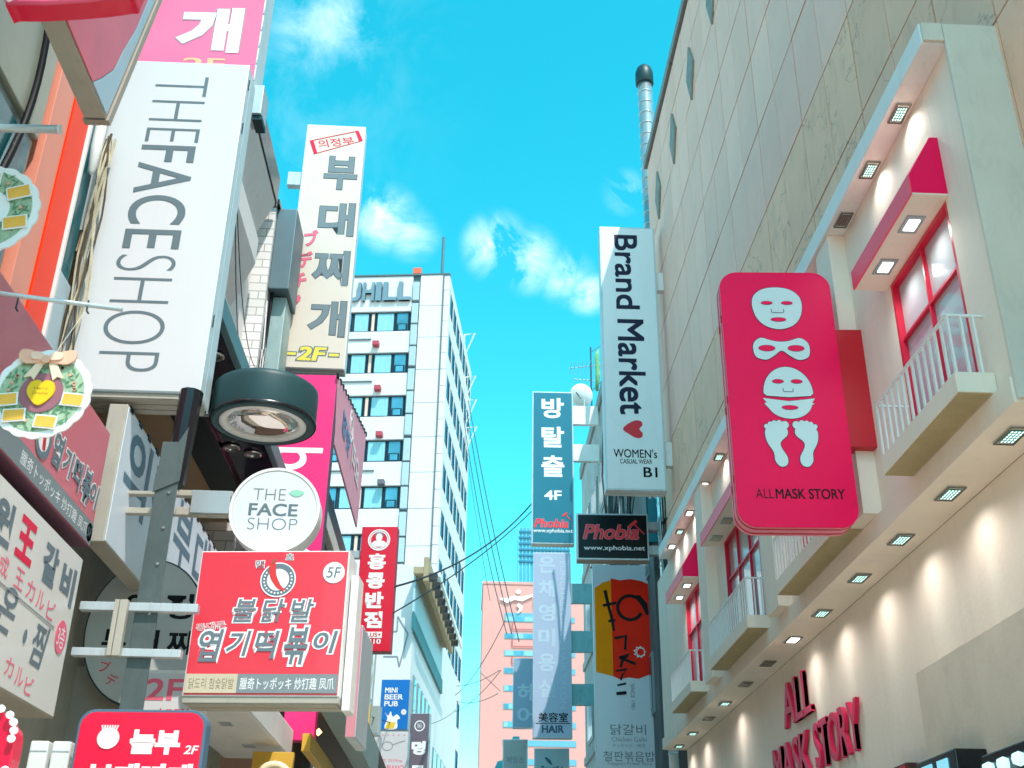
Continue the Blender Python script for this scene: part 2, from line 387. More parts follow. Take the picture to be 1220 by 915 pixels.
for a, b, n in wins:
    Q('lintel', 3.6, 4.0, a+.001, b-.001, 6.87, 8.006, STUCCO, 0)
    Q('sill', 3.6, 4.0, a+.001, b-.001, 5.09, 5.24, STUCCO, 0)
    wf = P_('window', MB().box(3.66, 3.69, a, b, 5.24, 6.87), LGLASS, SF)
    fr = MB(); t = .035
    fr.box(3.6, 3.665, a, a+t, 5.24, 6.87).box(3.6, 3.665, b-t, b, 5.24, 6.87).box(3.6, 3.665, a+t, b-t, 6.87-t, 6.87).box(3.6, 3.665, a+t, b-t, 5.24, 5.24+t)
    o = P_('frame', fr, FRAMER, SF); o.parent = wf
    for k in range(1, n):
        yy = a+(b-a)*k/n
        o = P_('mullion', MB().box(3.625, 3.662, yy-.012, yy+.012, 5.275, 6.835), FRAMER, SF); o.parent = wf
    o = P_('transom', MB().box(3.622, 3.659, a+t, b-t, 6.30, 6.325), FRAMER, SF); o.parent = wf
for a, b in ((9.31, 9.72), (15.98, 16.5), (12.3, 12.8)):
    Q('pier', 3.43, 3.6, a, b, 5.09, 8.008, STUCCO, .004)
def sub(name, mb, m, par, **k):
    o = obj(name, mb, m, None, **k); o.parent = par; return o
def downlight(x, y, z, sx, sy, kind):
    f = P_('downlight', MB().box(x-sx, x+sx, y-sy, y+sy, z-.012, z-.001), mat('downlight_rim', '#b8b9b4', .4, .3), SF, bev=.002)
    r = MB()
    for (a, b, c, d_) in ((-sx, sx, -sy, -sy+.012), (-sx, sx, sy-.012, sy), (-sx, -sx+.012, -sy+.012, sy-.012), (sx-.012, sx, -sy+.012, sy-.012)):
        r.box(x+a, x+b, y+c, y+d_, z-.018, z-.012)
    sub('rim_trim', r, mat('downlight_edge', '#6d6a62', .4, .5), f)
    ix, iy = sx*.68, sy*.68
    if kind == 'full':
        sub('lens', MB().box(x-ix, x+ix, y-iy, y+iy, z-.02, z-.0125), LEDW, f)
    else:
        sub('led_board', MB().box(x-ix, x+ix, y-iy, y+iy, z-.018, z-.0125), mat('led_board', '#3d6a66', .4) if kind == 'led' else LEDOFF, f)
        mb = MB()
        for i in range(4):
            for j in range(5):
                cx, cy = x-ix+(i+.5)*ix/2, y-iy+(j+.5)*iy*.4
                mb.add([(cx+.32*ix/2*math.cos(t), cy+.32*iy*.4*math.sin(t)*1.2, z-.0205) for t in [q*PI/4 for q in range(8)]], [tuple(range(8))[::-1]])
        sub('led', mb, LED if kind == 'led' else mat('dead_led', '#8d7f7c', .3), f)
for y, kd in ((7.46, 'led'), (8.24, 'led'), (9.03, 'off'), (14.95, 'led'), (16.05, 'full'), (17.3, 'full'), (18.2, 'led'), (19.0, 'full'), (10.6, 'led'), (12.1, 'led'), (13.5, 'led')):
    downlight(3.51, y, 8.01, .062, .125, kd)
    if kd == 'full': 
        pass
low = [(7.16, 'led'), (8.29, 'led'), (9.41, 'led'), (10.57, 'led'), (11.85, 'led'), (13.02, 'full'), (14.23, 'off'), (15.48, 'off'), (16.82, 'led'), (18.02, 'off'), (19.39, 'led'), (20.7, 'led')]
def spot(x, y, z, pw, tx, ty, tz, size=80, col=(.86, 1, .97)):
    s = bpy.data.lights.new('downlight_beam', 'SPOT'); s.energy = pw; s.spot_size = math.radians(size); s.spot_blend = 1; s.color = col; s.shadow_soft_size = .03
    o = bpy.data.objects.new('downlight_beam', s); COL.objects.link(o); o.location = (x, y, z)
    o.rotation_euler = (Vector((tx, ty, tz))-Vector((x, y, z))).to_track_quat('-Z', 'Y').to_euler()
for y, kd in low:
    downlight(3.77, y, 4.9, .075, .15, kd)
    if kd != 'off': spot(3.77, y, 4.865, 3 if kd == 'led' else 5, 3.975, y, 3.9, 36, (.78, 1, .95)); spot(3.70, y, 4.86, 9, 3.62, y, 3.9, 160, (1, .97, .92))
for y in (7.46, 8.24, 14.95, 16.05, 17.3, 18.2, 19.0, 10.6, 12.1, 13.5): spot(3.50, y, 7.97, 5.5, 3.56, y, 6.5, 150, (1, .95, .88))
for a, b in ((7.06, 8.49), (9.75, 11.85), (13.36, 15.62), (17.10, 18.66)):
    c = P_('canopy', MB().prism([(3.599, 6.885), (3.599, 7.437), (3.53, 7.434), (3.315, 7.06), (3.315, 6.885)], a+.01, b-.01, 'y'), PINKRED, SF)
    sub('fascia', MB().box(3.300, 3.314, a, b, 6.872, 7.056), ROSE, c, bev=.002)
    sub('soffit', MB().box(3.315, 3.598, a, b, 6.872, 6.884), STUCCO, c)
    for yy in (a+(b-a)*.28, a+(b-a)*.72) if b-a < 2 else (a+.4, (a+b)/2, b-.4):
        lit = 0 if 13 < a < 16 else 1
        sub('lamp_frame', MB().box(3.375, 3.525, yy-.12, yy+.12, 6.862, 6.871), mat('lamp_frame', '#9fb0b4', .4, .4), c, bev=.002)
        sub('lamp_lens', MB().box(3.405, 3.495, yy-.075, yy+.075, 6.856, 6.8615), LEDW if lit else mat('unlit_lamp', '#b8b58a', .3), c)
        if lit: spot(3.45, yy, 6.84, 7, 3.5, yy, 5.5, 150, (1, .98, .95))
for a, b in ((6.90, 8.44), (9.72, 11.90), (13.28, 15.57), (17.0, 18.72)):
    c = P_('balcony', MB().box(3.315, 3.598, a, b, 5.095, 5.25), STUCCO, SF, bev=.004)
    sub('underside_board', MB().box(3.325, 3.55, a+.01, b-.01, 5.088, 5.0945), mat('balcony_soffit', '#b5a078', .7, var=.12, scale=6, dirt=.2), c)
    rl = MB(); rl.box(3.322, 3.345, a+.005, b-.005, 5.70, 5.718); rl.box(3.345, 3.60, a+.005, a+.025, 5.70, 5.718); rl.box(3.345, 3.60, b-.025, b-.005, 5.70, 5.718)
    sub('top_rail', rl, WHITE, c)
    n = int((b-a)/.112); bm_ = MB().box(-.008, .008, -.013, .013, 5.25, 5.70).mesh('baluster', WHITE)
    def bal(x, y):
        o = link('baluster', bm_, c); o.location = (x, y, 0)
    for k in range(n+1): bal(3.3335, a+.015+(b-a-.03)*k/n)
    for y in (a+.015, b-.015):
        for x in (3.43, 3.52): bal(x, y)
# shop name in raised letters on the lower wall
SN = thing('shop_name_letters', 'raised hot pink letters reading ALL MASK STORY on the cream wall', 'shop sign', (3.998, 13.2, 3.48), -PI/2)
LP = mat('hot_pink_letter', '#e01453', .45, var=.04)
def wall_letters(txt, ya, yb, z0, z1, y_lean=0):
    ws = [glyphs(c, .016, 0) for c in txt]; wid = [max(v.x for v in q[0])-min(v.x for v in q[0]) for q in ws]
    wid = [a+.0 for a in wid]; gap = .07; tot = sum(wid)+gap*(len(txt)-1); k = (ya-yb)/tot; x = 13.2-ya
    for c, wd in zip(txt, wid):
        lettering(SN, c, x+wd*k/2, (z0+z1)/2-3.48, wd*k, z1-z0, LP, y=-.035, bold=.016, ext=.022, name='letter')
        x += (wd+gap)*k
wall_letters('ALL', 14.36, 13.16, 4.12, 4.62)
wall_letters('MASK', 15.05, 13.42, 3.46, 3.95)
wall_letters('STORY', 13.20, 11.62, 3.47, 3.96)

# box lamps at the very bottom right
BB = thing('black_box_light', 'black boxed light with a bluish lens low on the cream wall', 'wall light', (3.93, 9.1, 2.6))
P_('casing', MB().box(3.68, 3.928, 8.75, 9.55, 2.3, 3.02), BLACKM, BB, bev=.01)
for y in (9.0, 9.32): P_('lens', MB().box(3.668, 3.681, y-.1, y+.1, 2.84, 2.97), mat('bluish_lens', '#7fc3d6', .2, emit=.4), BB)
BC = thing('black_light_strip', 'long black strip with pale blue bulbs at the right edge of the cream wall', 'wall light', (3.93, 7.6, 2.6))
P_('casing', MB().box(3.72, 3.928, 6.4, 8.4, 2.3, 2.91), BLACKM, BC, bev=.01)
for k in range(5): P_('bulb', MB().lathe([(0, -.05), (.045, -.03), (.05, 0), (.045, .03), (0, .05)], (3.70, 8.25-k*.24, 2.8), 12), mat('pale_blue_bulb', '#bfe6ee', .3, emit=.5), BC, smooth=True)
BD = thing('red_awning_box', 'small brown and red box left of the black lights on the cream wall', 'awning', (3.99, 10.1, 2.6))
P_('casing', MB().box(3.75, 3.985, 9.95, 10.7, 2.4, 3.09), mat('dark_brown_box', '#4a1d16', .5), BD, bev=.01)
P_('front_panel', MB().box(3.742, 3.749, 9.97, 10.69, 2.45, 3.07), RED, BD)

# ---- pink mask sign
MS = thing('mask_sign', 'tall rounded hot pink sign with mask and footprint pictures above ALL MASK STORY', 'sign', (2.818, 9.2, 4.905), -.05)
W_, H_ = 1.045, 2.57
obj('casing', MB().prism(rrect(-W_/2, W_/2, 0, H_, .17, 10), .012, .24), PINKSIDE, MS, bev=.004)
obj('rim', MB().prism(rrect(-W_/2-.004, W_/2+.004, -.004, H_+.004, .174, 10), .05, .075), RED, MS)
obj('rim', MB().prism(rrect(-W_/2-.004, W_/2+.004, -.004, H_+.004, .174, 10), .16, .185), RED, MS)
obj('face', MB().prism(rrect(-W_/2-.003, W_/2+.003, -.003, H_+.003, .173, 10), -.006, .012), PINKRED, MS, bev=.003)
for k, zz in enumerate((2.05, 1.2, .42)):
    obj('clip', MB().box(-W_/2-.012, -W_/2-.004, .04, .06, zz, zz+.07).box(-W_/2-.012, -W_/2-.004, .15, .175, zz-.06, zz+.01), RED, MS)
X = lambda u: (u-.5)*W_
Z = lambda v: v*H_
def shape(name, pts, m=None, o=.006, y=-.007):
    poly(MS, name+'_outline', grow(pts, o), NAVY, y, .002); poly(MS, name, pts, m or MINTW, y-.0025, .002)
def em(cx, cz, rx, rz, y=-.0125): 
    poly(MS, 'eye_outline', ell(cx, cz, rx+.004, rz+.004, 20), NAVY, y+.0003, .0015); poly(MS, 'eye', ell(cx, cz, rx, rz, 20), PINKRED, y-.0015, .0015)
fx, fz = X(.50), Z(.846)
head = smooth_loop([(fx-.235, fz+.02), (fx-.215, fz+.13), (fx-.13, fz+.205), (fx, fz+.228), (fx+.13, fz+.205), (fx+.215, fz+.13), (fx+.235, fz+.02), (fx+.20, fz-.11), (fx+.12, fz-.195), (fx, fz-.228), (fx-.12, fz-.195), (fx-.20, fz-.11)], 5)
shape('face_mask', head)
em(fx-.095, fz+.055, .052, .017); em(fx+.095, fz+.055, .052, .017); em(fx, fz-.125, .070, .02)
poly(MS, 'nose_line', stroke([(fx-.058, fz-.01), (fx-.058, fz-.045), (fx-.045, fz-.052), (fx+.045, fz-.052), (fx+.058, fz-.045), (fx+.058, fz-.01)], .006), NAVY, -.0125, .001)
ex, ez = X(.50), Z(.676)
eye = smooth_loop([(ex, ez+.075), (ex+.08, ez+.085), (ex+.18, ez+.115), (ex+.245, ez+.07), (ex+.262, ez), (ex+.24, ez-.085), (ex+.15, ez-.115), (ex+.07, ez-.07), (ex, ez-.02), (ex-.07, ez-.07), (ex-.15, ez-.115), (ex-.24, ez-.085), (ex-.262, ez), (ex-.245, ez+.07), (ex-.18, ez+.115), (ex-.08, ez+.085)], 5)
shape('eye_mask', eye); em(ex-.135, ez+.005, .075, .03); em(ex+.135, ez+.005, .075, .03)
hx, hz = X(.52), Z(.505)
up_ = ell(hx, hz-.02, .225, .27, 26, 0, 180); up_ = [(a, b) for a, b in up_]+[(hx-.225, hz-.02), (hx-.2, hz-.045), (hx, hz-.06), (hx+.2, hz-.045)]
shape('upper_mask', up_)
em(hx-.085, hz+.10, .05, .019); em(hx+.085, hz+.10, .05, .019)
poly(MS, 'nose_line', stroke([(hx-.045, hz+.03), (hx-.045, hz+.0), (hx-.035, hz-.006), (hx+.035, hz-.006), (hx+.045, hz+.0), (hx+.045, hz+.03)], .006), NAVY, -.0125, .001)
lo = [(hx-.235, hz-.07), (hx, hz-.10), (hx+.235, hz-.07), (hx+.205, hz-.115), (hx+.228, hz-.125)]+ell(hx, hz-.11, .205, .165, 14, -10, -170)+[(hx-.228, hz-.125), (hx-.205, hz-.115)]
shape('lower_mask', lo, o=.004)
em(hx, hz-.165, .072, .02)
def foot(sg):
    cx, cz = X(.51)+sg*.12, Z(.298)
    pts = [(cx+sg*a, cz+b) for a, b in ((-.075, .17), (.0, .20), (.075, .185), (.115, .13), (.105, .03), (.055, -.07), (.045, -.16), (0, -.21), (-.055, -.19), (-.065, -.12), (-.02, -.03), (-.02, .03), (-.085, .10))]
    shape('foot', smooth_loop(pts, 4))
    for a, b, r in ((-.068, .195, .036), (-.018, .213, .027), (.025, .213, .024), (.062, .203, .022), (.098, .180, .021)):
        poly(MS, 'toe_outline', ell(cx+sg*a, cz+b, r+.005, r+.007, 16), NAVY, -.0072, .002); poly(MS, 'toe', ell(cx+sg*a, cz+b, r, r+.002, 16), MINTW, -.0100, .0022)
foot(-1); foot(1)
for k in range(7):
    for sx in (-1, 1):
        poly(MS, 'rivet', ell(sx*(W_/2-.022), .22+k*.355, .006, .006, 8), mat('pink_rivet', '#b0123f', .4), y=-.0065, th=.002)
obj('top_seam', MB().box(-W_/2+.17, W_/2-.17, .10, .104, H_-.001, H_+.003), RED, MS)
lettering(MS, 'ALL', X(.235), Z(.118), .155, .088, BLACK, bold=-.008, y=-.008)
lettering(MS, 'MASK STORY', X(.615), Z(.118), .60, .092, BLACK, bold=.016, y=-.008)
obj('bracket', MB().prism([(W_/2+.002, .78), (.83, .78), (.83, 1.98), (W_/2+.002, 1.98)], .05, .22), RED, MS, bev=.004)

# ---- Brand Market sign
TEALP = mat('deep_teal_sign_face', '#1b6f84', .3, var=.05, coat=.3)
BMF = mat('pale_blue_white_sign_face', '#dfe7ea', .32, var=.03, scale=1, coat=.25, dirt=.06)
S = Sign('brand_sign', 'long pale vertical sign reading Brand Market with a red heart', 'sign', 3.233, 21, 9.817, 1.217, 6.263, .32, BMF, ALU, yaw=-.01, m=.035, bottom=WHITE)
S.t('Brand', .47, .815, .40, .30, NAVY, rot=-90, bold=.022); S.t('Market', .50, .444, .44, .355, NAVY, rot=-90, bold=.022)
hp = smooth_loop([(-1, .0), (-.55, .55), (.1, .92), (.62, .85), (.72, .45), (.45, .02), (.72, -.4), (.62, -.82), (.15, -.9), (-.5, -.5)], 4)
S.p('heart', [(.50+a*.19, .212+b*.034) for a, b in hp], mat('heart_red', '#d3122c', .4))
S.t("WOMEN's", .50, .127, .72, .030, BLACK, bold=.01); S.t('CASUAL WEAR', .51, .099, .53, .016, BLACK, bold=.01); S.t('B1', .74, .063, .22, .033, BLACK, bold=.02)
S.arm(.6095, .81, 4.70, 5.15, WHITE); S.arm(.6095, .81, .58, 1.10, WHITE)
# ---- building behind it (dark, cable-hung)
B2 = thing('dark_narrow_building', 'dark weathered building hung with cables beyond the stone panelled one', 'building', (4.1, 26.5, 0))
DB = mat('weathered_dark_render', '#6d6f70', .85, var=.3, scale=1.4, bump=.3, dirt=.6, dirtcol='#2b2f31')
P_('wall', MB().box(4.02, 12, 24.0, 31.0, 0, 14.0), DB, B2)
P_('wall', MB().box(4.75, 12, 22.45, 24.0, 0, 13.2), DB, B2)
for z in (3.2, 6.2, 9.2, 11.9):
    for y in (25.2, 27.2, 29.2):
        f = P_('window', MB().box(3.98, 4.03, y-.6, y+.6, z, z+1.3), mat('grey_window_frame', '#9aa2a3', .5, .3), B2, bev=.005)
        o = obj('pane', MB().box(3.965, 3.979, y-.5, y+.5, z+.1, z+1.2), DGLASS); o.parent = f
B3 = thing('grey_roofline_building', 'grey building with a parapet and satellite dish behind the long pale sign', 'building', (4.0, 36, 0))
GB = mat('pale_grey_render', '#a9adad', .85, var=.2, scale=1.0, bump=.2, dirt=.5, dirtcol='#4f5354')
P_('wall', MB().box(4.0, 12, 31.05, 39.2, 0, 17.3), GB, B3)
P_('parapet', MB().box(3.92, 4.2, 31.05, 39.2, 17.3, 17.75), mat('parapet_render', '#8c9090', .8, dirt=.4), B3, bev=.02)
for z in (4.5, 7.6, 10.7, 13.8):
    for y in (32.6, 34.9, 37.3):
        f = P_('window', MB().box(3.96, 4.01, y-.8, y+.8, z, z+1.6), mat('grey_window_frame', '#9aa2a3', .5), B3, bev=.005)
        o = obj('pane', MB().box(3.945, 3.959, y-.7, y+.7, z+.1, z+1.5), DGLASS); o.parent = f
    P_('floor_band', MB().box(3.93, 4.0, 31.1, 39.1, z-.5, z-.25), GB, B3, bev=.01)
# ---- cables hung down the dark wall
CB = thing('cable_bundle', 'thick bundle of black cables hanging down the dark wall beside the pale sign', 'cables', (3.85, 31, 0))
rr = random.Random(3)
for k in range(16):
    y = 25.8+k*.36; x = 3.92+rr.uniform(-.05, .04); pth = []
    top = 13.6+rr.uniform(-1, 1.2) if y < 30 else 16.8
    for j in range(13):
        z = top-(top-1.5)*j/12; pth.append((x+.09*math.sin(j*1.3+k)+rr.uniform(-.03, .03), y+.12*math.sin(j*.9+k*2), z))
    P_('cable', MB().tube(pth, rr.uniform(.012, .035), 6), CABLE, CB, smooth=True)
for k in range(9):
    y = 25.9+k*.5; z0 = rr.uniform(4, 12)
    P_('cable', MB().tube([(3.8-.25*math.sin(PI*j/8), y+j*.25, z0+rr.uniform(-.05, .05)-.5*math.sin(PI*j/8)) for j in range(9)], .018, 6), CABLE, CB, smooth=True)
# ---- ribbed steel flue
FL = thing('steel_flue_pipe', 'tall ribbed steel flue with a domed cap rising past the stone building corner', 'flue pipe', (4.16, 23.0, 0))
FM = mat('flue_steel', '#b9cdd2', .28, .75, var=.2, scale=3, stretch=(1, 1, .4), dirt=.15, dirtcol='#47616a')
P_('pipe', MB().tube([(4.16, 23, 1), (4.16, 23, 22.0)], .185, 20), FM, FL, smooth=True)
rm = MB().lathe([(.18, -.02), (.198, -.012), (.198, .012), (.18, .02)], (0, 0, 0), 20).mesh('pipe_ring', FM, smooth=True)
for k in range(58):
    o = link('pipe_ring', rm, FL); o.location = (0, 0, 2+k*.345)
P_('cap', MB().lathe([(0, .62), (.10, .60), (.19, .50), (.235, .34), (.235, -.02), (.20, -.05), (0, -.05)], (4.16, 23, 22.0), 24), DTEAL, FL, smooth=True)
for z in (14.5, 9.5, 6.5): P_('wall_clamp', MB().box(4.05, 4.75, 22.96, 23.04, z, z+.06), DTEAL, FL)

# ---- Phobia black sign
BLKF = mat('black_sign_face', '#080a10', .3, var=.05, spec=.25)
HR = mat('phobia_red', '#e8303c', .4)
S = Sign('black_box_sign', 'wide black box sign with red Phobia lettering and a web address', 'sign', 2.991, 23, 9.024, 1.535, 1.03, .30, BLKF, ALU, yaw=-.044, m=.035, bottom=BEIGE)
def phobia(S, u, v, fw, fh):
    S.t('Phobia', u-.04*fw, v-.03, fw*.90, fh*.70, HR, bold=.03, shear=.22, outline=(mat('pale_pink_outline', '#f5b5bd', .4), .012))
    k = fw*S.w
    cx = (u-.5)*S.w+k*.36; cz = v*S.h+fh*S.h*.30
    poly(S.root, 'hammer_handle', stroke([(cx-.02*k, cz+.02*k), (cx+.15*k, cz-.16*k)], .022*k), HR, -.013)
    poly(S.root, 'hammer_head', stroke([(cx-.09*k, cz-.03*k), (cx+.03*k, cz+.07*k)], .05*k), HR, -.016)
phobia(S, .51, .625, .84, .43)
S.t('www.xphobia.net', .52, .237, .84, .13, WPRINT, bold=.005)
S.arm(.7675, 1.02, .15, .35, ALU); S.arm(.7675, 1.02, .7, .88, ALU)
# ---- teal 4F sign
S = Sign('teal_vertical_sign', 'teal vertical sign with white Korean letters, 4F and a small red Phobia logo', 'sign', 2.469, 33, 12.707, 1.305, 5.141, .32, TEALP, ALU, yaw=-.02, m=.035, bottom=BEIGE)
for c, v in (('방', .887), ('탈', .689), ('출', .495)): S.t(c, .50, v, .55, .14, WPRINT, bold=.028)
S.t('4F', .50, .306, .39, .058, WPRINT, bold=.03)
phobia(S, .49, .157, .87, .075); S.t('www.xphobia.net', .50, .078, .92, .030, WPRINT, bold=.01)
S.arm(.6525, 1.47, 4.05, 4.70, WHITE); S.arm(.6525, 1.47, 2.78, 3.35, WHITE)
# ---- hair salon sign
HF = mat('lilac_blue_sign_face', '#a9b4cb', .35, var=.04, scale=.4, coat=.2)
HL = mat('faded_pale_print', '#b6c8d8', .5)
S = Sign('hair_salon_sign', 'faded lilac vertical hair salon sign with the word HAIR at its foot', 'sign', 2.434, 33, 6.997, 1.126, 5.43, .30, HF, ALU, yaw=-.06, m=.025)
for k, c in enumerate('은채영미용실'): S.t(c, .36, .93-.135*k, .44, .095, HL, bold=.03)
S.t('EUNCHAEYOUNG HAIR SALON', .78, .55, .14, .80, HL, rot=-90, bold=.0)
S.t('美容室', .52, .105, .75, .049, BLACK, bold=.015); S.t('HAIR', .51, .045, .54, .036, mat('slate_blue_print', '#33506a', .5), bold=.04)
S.p('rule', [(.08, .072), (.95, .072), (.95, .076), (.08, .076)], BLACK)
TB = mat('teal_tinted_bracket', '#7fb0b6', .5, .2, dirt=.3)
for z0, z1 in ((3.9, 4.5), (2.45, 3.07), (.93, 1.53)): S.arm(.563, 1.53, z0, z1, TB)
S = Sign('lilac_side_sign', 'narrower faded blue sign half hidden behind the lilac hair salon sign', 'sign', 1.96, 37, 7.95, 1.0, 2.2, .28, mat('faded_blue_sign_face', '#8fa5bd', .4, var=.05), ALU, yaw=-.08, m=.02)
for k, c in enumerate('헤어'): S.t(c, .45, .5-.33*k, .6, .26, HL, bold=.02)
# ---- orange and red restaurant sign
GW = mat('grey_white_sign_face', '#d9dbe2', .35, var=.03, coat=.25)
S = Sign('orange_red_sign', 'tall pale sign with an orange and red painted patch and black brush letters', 'sign', 3.458, 25, 4.6, 1.378, 4.95, .30, GW, ALU, yaw=-.06, m=.02)
k_ = 4.426/4.95; off = 1-k_
V_ = lambda v: v*k_+off
left = [(.03, V_(.45)), (.30, V_(.43)), (.30, V_(.918)), (.16, V_(.905)), (.03, V_(.875))]
rt = [(.30, V_(.43)), (.40, V_(.415)), (.55, V_(.425)), (.70, V_(.418)), (.85, V_(.437)), (.97, V_(.445)), (.97, V_(.89)), (.80, V_(.915)), (.62, V_(.925)), (.45, V_(.918)), (.30, V_(.928))]
S.p('orange_patch', left, mat('orange_print', '#ff9500', .5, spec=.1)); S.p('red_patch', rt, mat('vermilion_print', '#ff2c14', .5, spec=.1))
def brush(S, pts, wd, m=BLACK, y=-.013): 
    return poly(S.root, 'brush_stroke', stroke([((a-.5)*S.w, V_(b)*S.h) for a, b in pts], [q*S.w for q in wd] if isinstance(wd, list) else wd*S.w), m, y)
cir = [(.60+.20*math.cos(math.radians(a)), .775+.062*math.sin(math.radians(a))) for a in range(10, 345, 18)]
brush(S, [(.88, .74), (.84, .79), (.74, .83)]+[p for p in cir[3:]], [.05, .10, .09]+[.055]*(len(cir)-3))
brush(S, [(.20, .865), (.24, .80), (.30, .72), (.33, .655)], [.06, .05, .05, .04]); brush(S, [(.16, .785), (.38, .80)], .045); brush(S, [(.24, .705), (.36, .71)], .04)
brush(S, [(.34, .618), (.52, .63), (.50, .56)], [.05, .06, .04]); brush(S, [(.40, .52), (.58, .535), (.46, .515), (.42, .475)], [.05, .07, .05, .04]); brush(S, [(.66, .49), (.47, .515)], .045)
brush(S, [(.34, .455), (.52, .465), (.44, .435), (.42, .41)], [.03, .05, .035, .03]); brush(S, [(.34, .345), (.50, .35)], .05); brush(S, [(.36, .385), (.50, .395)], .03)
for k in range(9):
    a = k*.7; brush(S, [(.73+.10*math.cos(a), .55+.028*math.sin(a)), (.75+.06*math.cos(a+.9), .55+.02*math.sin(a+.9)), (.73+.09*math.cos(a+1.5), .55+.03*math.sin(a+1.5))], .012, WPRINT, -.016)
S.t('SINCE 1981', .60, V_(.332), .06, .11, GREYP, rot=-90)
S.t('닭갈비', .51, V_(.174), .55, .045, GREYP); S.t('Chicken Galbi', .52, V_(.129), .54, .019, GREYP2); S.t('タッカルビ / 鶏排', .51, V_(.100), .51, .016, GREYP2); S.t('철판볶음밥', .51, V_(.050), .79, .042, GREYP)
S.t('Teppan Fried Rice', .51, V_(.015), .7, .018, GREYP2)
S.arm(.689, 1.0, 3.6, 3.95, mat('mid_grey_metal', '#8a9496', .5, .3), name='bracket')
# ---- small signs at the bottom centre
S = Sign('small_grey_sign', 'small plain grey sign with thin script below the faded blue sign', 'sign', 1.60, 38, 5.6, .80, 2.15, .25, mat('flat_grey_sign', '#a5abab', .5), ALU, yaw=-.1)
S.t('제임스', .5, .70, .7, .10, GREYP)
S = Sign('yellow_teal_sign', 'small yellow and teal sign between the grey and pale blue signs', 'sign', 2.13, 36, 6.0, .42, .60, .2, mat('yellow_sign_face', '#f0c81c', .4), ALU, yaw=-.1)
S.t('호', .5, .5, .6, .6, mat('teal_print', '#1f9fae', .4), bold=.05)
S = Sign('pale_blue_sign', 'pale blue square sign with a leaf emblem below the hair salon sign', 'sign', 2.52, 34.5, 5.4, 1.02, 1.55, .25, mat('pale_blue_face', '#a7c6cf', .45), ALU, yaw=-.1)
S.p('leaf', smooth_loop([(.30, .84), (.44, .80), (.52, .70), (.40, .74)], 5), mat('slate_teal_print', '#2d5f6f', .5)); S.t('Beautiful', .50, .63, .62, .10, mat('slate_teal_print', '#2d5f6f'), bold=.03, shear=.2)
TS = thing('teal_awning', 'blurred turquoise awning frame low in the middle of the street end', 'awning', (1.2, 44, 0))
P_('frame', MB().prism([(.86, 6.6), (2.0, 6.6), (2.0, 8.8), (1.75, 8.8), (1.68, 8.0), (1.2, 7.9), (.98, 7.4)], 43.8, 45.5, 'y'), mat('turquoise_metal', '#3fa9b5', .5), TS, bev=.02)
for k in range(4): P_('slat', MB().box(1.72, 2.0, 43.7, 43.79, 8.0+k*.2, 8.1+k*.2), mat('pale_turquoise', '#8fd0d6', .5), TS)
S = Sign('teal_letter_sign', 'small teal sign with red and white letters tucked behind the black Phobia sign', 'sign', 4.15, 24.0, 9.75, .50, 1.35, .3, mat('bright_teal_face', '#3d96a3', .4), DTEAL, yaw=0)
S.t('K', .35, .86, .4, .16, WPRINT, bold=.03); S.t('DI', .35, .25, .55, .13, HR, bold=.04)

# ---- satellite dish and antenna on the grey roof
SD = thing('satellite_dish', 'white satellite dish on the roof edge above the teal vertical sign', 'satellite dish', (3.6, 34, 17.75))
dm = MB().lathe([(0, 0), (.12, .008), (.24, .032), (.34, .07), (.42, .115), (.425, .10), (.34, .05), (.24, .012), (.12, -.012), (0, -.02)], (0, 0, 0), 28, 'y')
o = obj('dish', dm, WHITE, SD, smooth=True); o.location = (-.06, -.02, .48); o.rotation_euler = (.5, .25, .5); o.scale = (1, 1, .9)
obj('arm', MB().tube([(0, .08, 0), (0, .06, .35), (-.05, .05, .5)], .02), ALU, SD); obj('feed_horn', MB().tube([(-.12, -.02, .35), (-.30, -.35, .42)], [.012, .02]), BLACK, SD)
AN = thing('roof_antenna', 'spindly metal television antenna standing on the grey roof', 'antenna', (3.9, 34.5, 17.75))
AM = mat('antenna_metal', '#8fa3aa', .4, .6)
obj('mast', MB().tube([(0, 0, 0), (0, 0, 2.6)], .028), mat('dark_blue_mast', '#38566c', .5, .3), AN)
obj('boom', MB().tube([(-.75, 0, 1.75), (.5, 0, 1.95)], .015), AM, AN)
for k in range(9): obj('element', MB().tube([(-.7+k*.13, -.45, 1.76+k*.02), (-.7+k*.13, .45, 1.76+k*.02)], .008, 5), AM, AN)
obj('boom', MB().tube([(-.6, 0, 1.35), (.2, .1, 1.35)], .015), AM, AN)
for k in range(6): obj('element', MB().tube([(-.55+k*.13, 0, 1.1), (-.55+k*.13, 0, 1.6)], .008, 5), AM, AN)
obj('stay', MB().tube([(0, 0, 2.4), (.9, .2, 3.2)], .014), mat('dark_blue_mast', '#38566c'), AN); obj('stay', MB().tube([(0, 0, .9), (.9, 0, 1.9)], .014), mat('dark_blue_mast', '#38566c'), AN)
GN = thing('green_net_roll', 'rolled green netting leaning on the roof corner beside the dish', 'netting', (3.85, 32.5, 17.7))
obj('roll', MB().tube([(0, 0, 0), (.04, 0, .6), (.02, 0, 1.25), (.07, 0, 1.5)], [.05, .08, .07, .03], 9), mat('green_netting', '#7fb27c', .9, var=.4, scale=9, bump=.4), GN, smooth=True)

